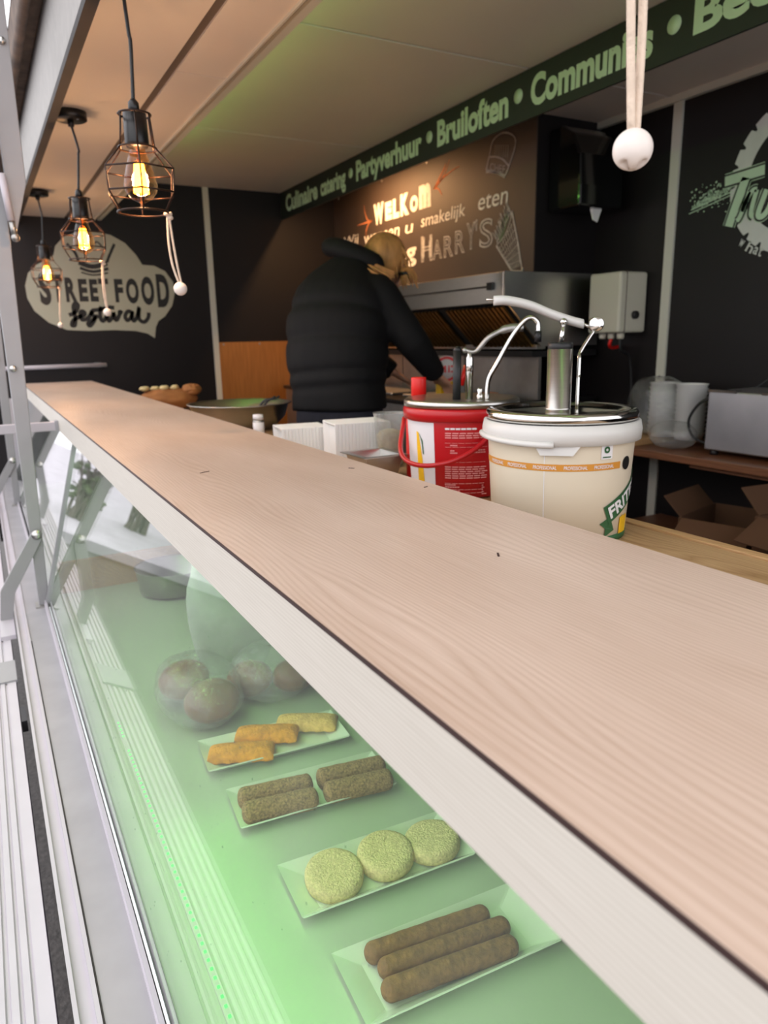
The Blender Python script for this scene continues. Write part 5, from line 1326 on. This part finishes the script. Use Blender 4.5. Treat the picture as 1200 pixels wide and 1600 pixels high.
o = obj('hair_bun', bun, 'hair', person, fix=False); o['kind'] = 'stuff'
obj('hair_tie', MB().ring((1.885, 3.180, .300), .026, .010, 20, 8), 'black', person, fix=False, label='black hair tie')
jn = MB()
jn.loft([ering(hip + Vector((0, 0, -.16)), up, .190, .150), ering(hip + Vector((0, 0, -.07)), up, .205, .158), ering(hip + Vector((0, 0, .02)), up, .222, .170), ering(hip + Vector((0, 0, .10)), up, .218, .166)])
for sg in (-1, 1):
    hj = hip + wdir * (sg * .095) - up * .08; kn = hj + fdir * .06 - up * .37; an = Vector((hj.x - .02, hj.y, FZ + .07))
    chain(jn, [hj, kn, an], [.105, .078, .062])
ojn = obj('jeans', jn, 'jeans', person, fix=False, label='dark navy jeans'); fuse(ojn, .014, 2)
for sg in (-1, 1):
    hj = hip + wdir * (sg * .09) - up * .05; c_ = Vector((hj.x - .02, hj.y, FZ)) + fdir * .05
    m_ = MB(); m_.loft([ering(c_ + up * .0005, up, .050, .125, 20, wdir), ering(c_ + up * .03, up, .054, .130, 20, wdir), ering(c_ + up * .07 - fdir * .03, up, .050, .085, 20, wdir), ering(c_ + up * .105 - fdir * .06, up, .055, .06, 20, wdir)])
    obj('shoe', m_, 'shoe', person, fix=False)

# ================================================================== OUTSIDE (seen mirrored in the display glass)
def shrub(x, y, h, seed, lab):
    rnd = random.Random(seed); t = thing('bare_shrub', lab, 'shrub', (x, y, -1.68), 'bare shrubs across the street')
    st_ = MB(); tw_ = MB(); lf = MB()
    for i in range(26):
        a = rnd.uniform(0, 6.28); sp_ = rnd.uniform(.05, .36) * h
        b = Vector((x + rnd.uniform(-.15, .15), y + rnd.uniform(-.15, .15), -1.68)); e = Vector((x + math.cos(a) * sp_, y + math.sin(a) * sp_, -1.68 + h * rnd.uniform(.6, 1.0)))
        m_ = b.lerp(e, .5) + Vector((0, 0, h * .12)); st_.tube([b, m_, e], [.026, .016, .006], 5)
        for j in range(5):
            s_ = b.lerp(e, rnd.uniform(.25, 1)); a2 = rnd.uniform(0, 6.28); L = h * rnd.uniform(.06, .14)
            q = s_ + Vector((math.cos(a2) * L, math.sin(a2) * L, L * rnd.uniform(.1, .8))); tw_.tube([s_, q], [.009, .003], 4)
            if rnd.random() < .35: lf.ellipsoid(tuple(q), .06, .06, .04, 6, 4, .3)
    obj('stems', st_, 'bark', t); obj('twigs', tw_, 'bark', t); o = obj('leaves', lf, 'foliage', t); o['kind'] = 'stuff'
for i, (x, y, h, lab) in enumerate(((-1.3, 10.2, 0.9, 'bare shrub mirrored in the display glass, next to the post'), (-2.3, 11.1, 1.2, 'bare shrub mirrored in the display glass, second from the post'), (-3.2, 10.1, 1.0, 'bare shrub mirrored in the display glass, third from the post'), (-4.2, 11.3, 1.3, 'bare shrub mirrored in the display glass, nearest the counter edge'))):
    shrub(x, y, h, 5 + i, lab)
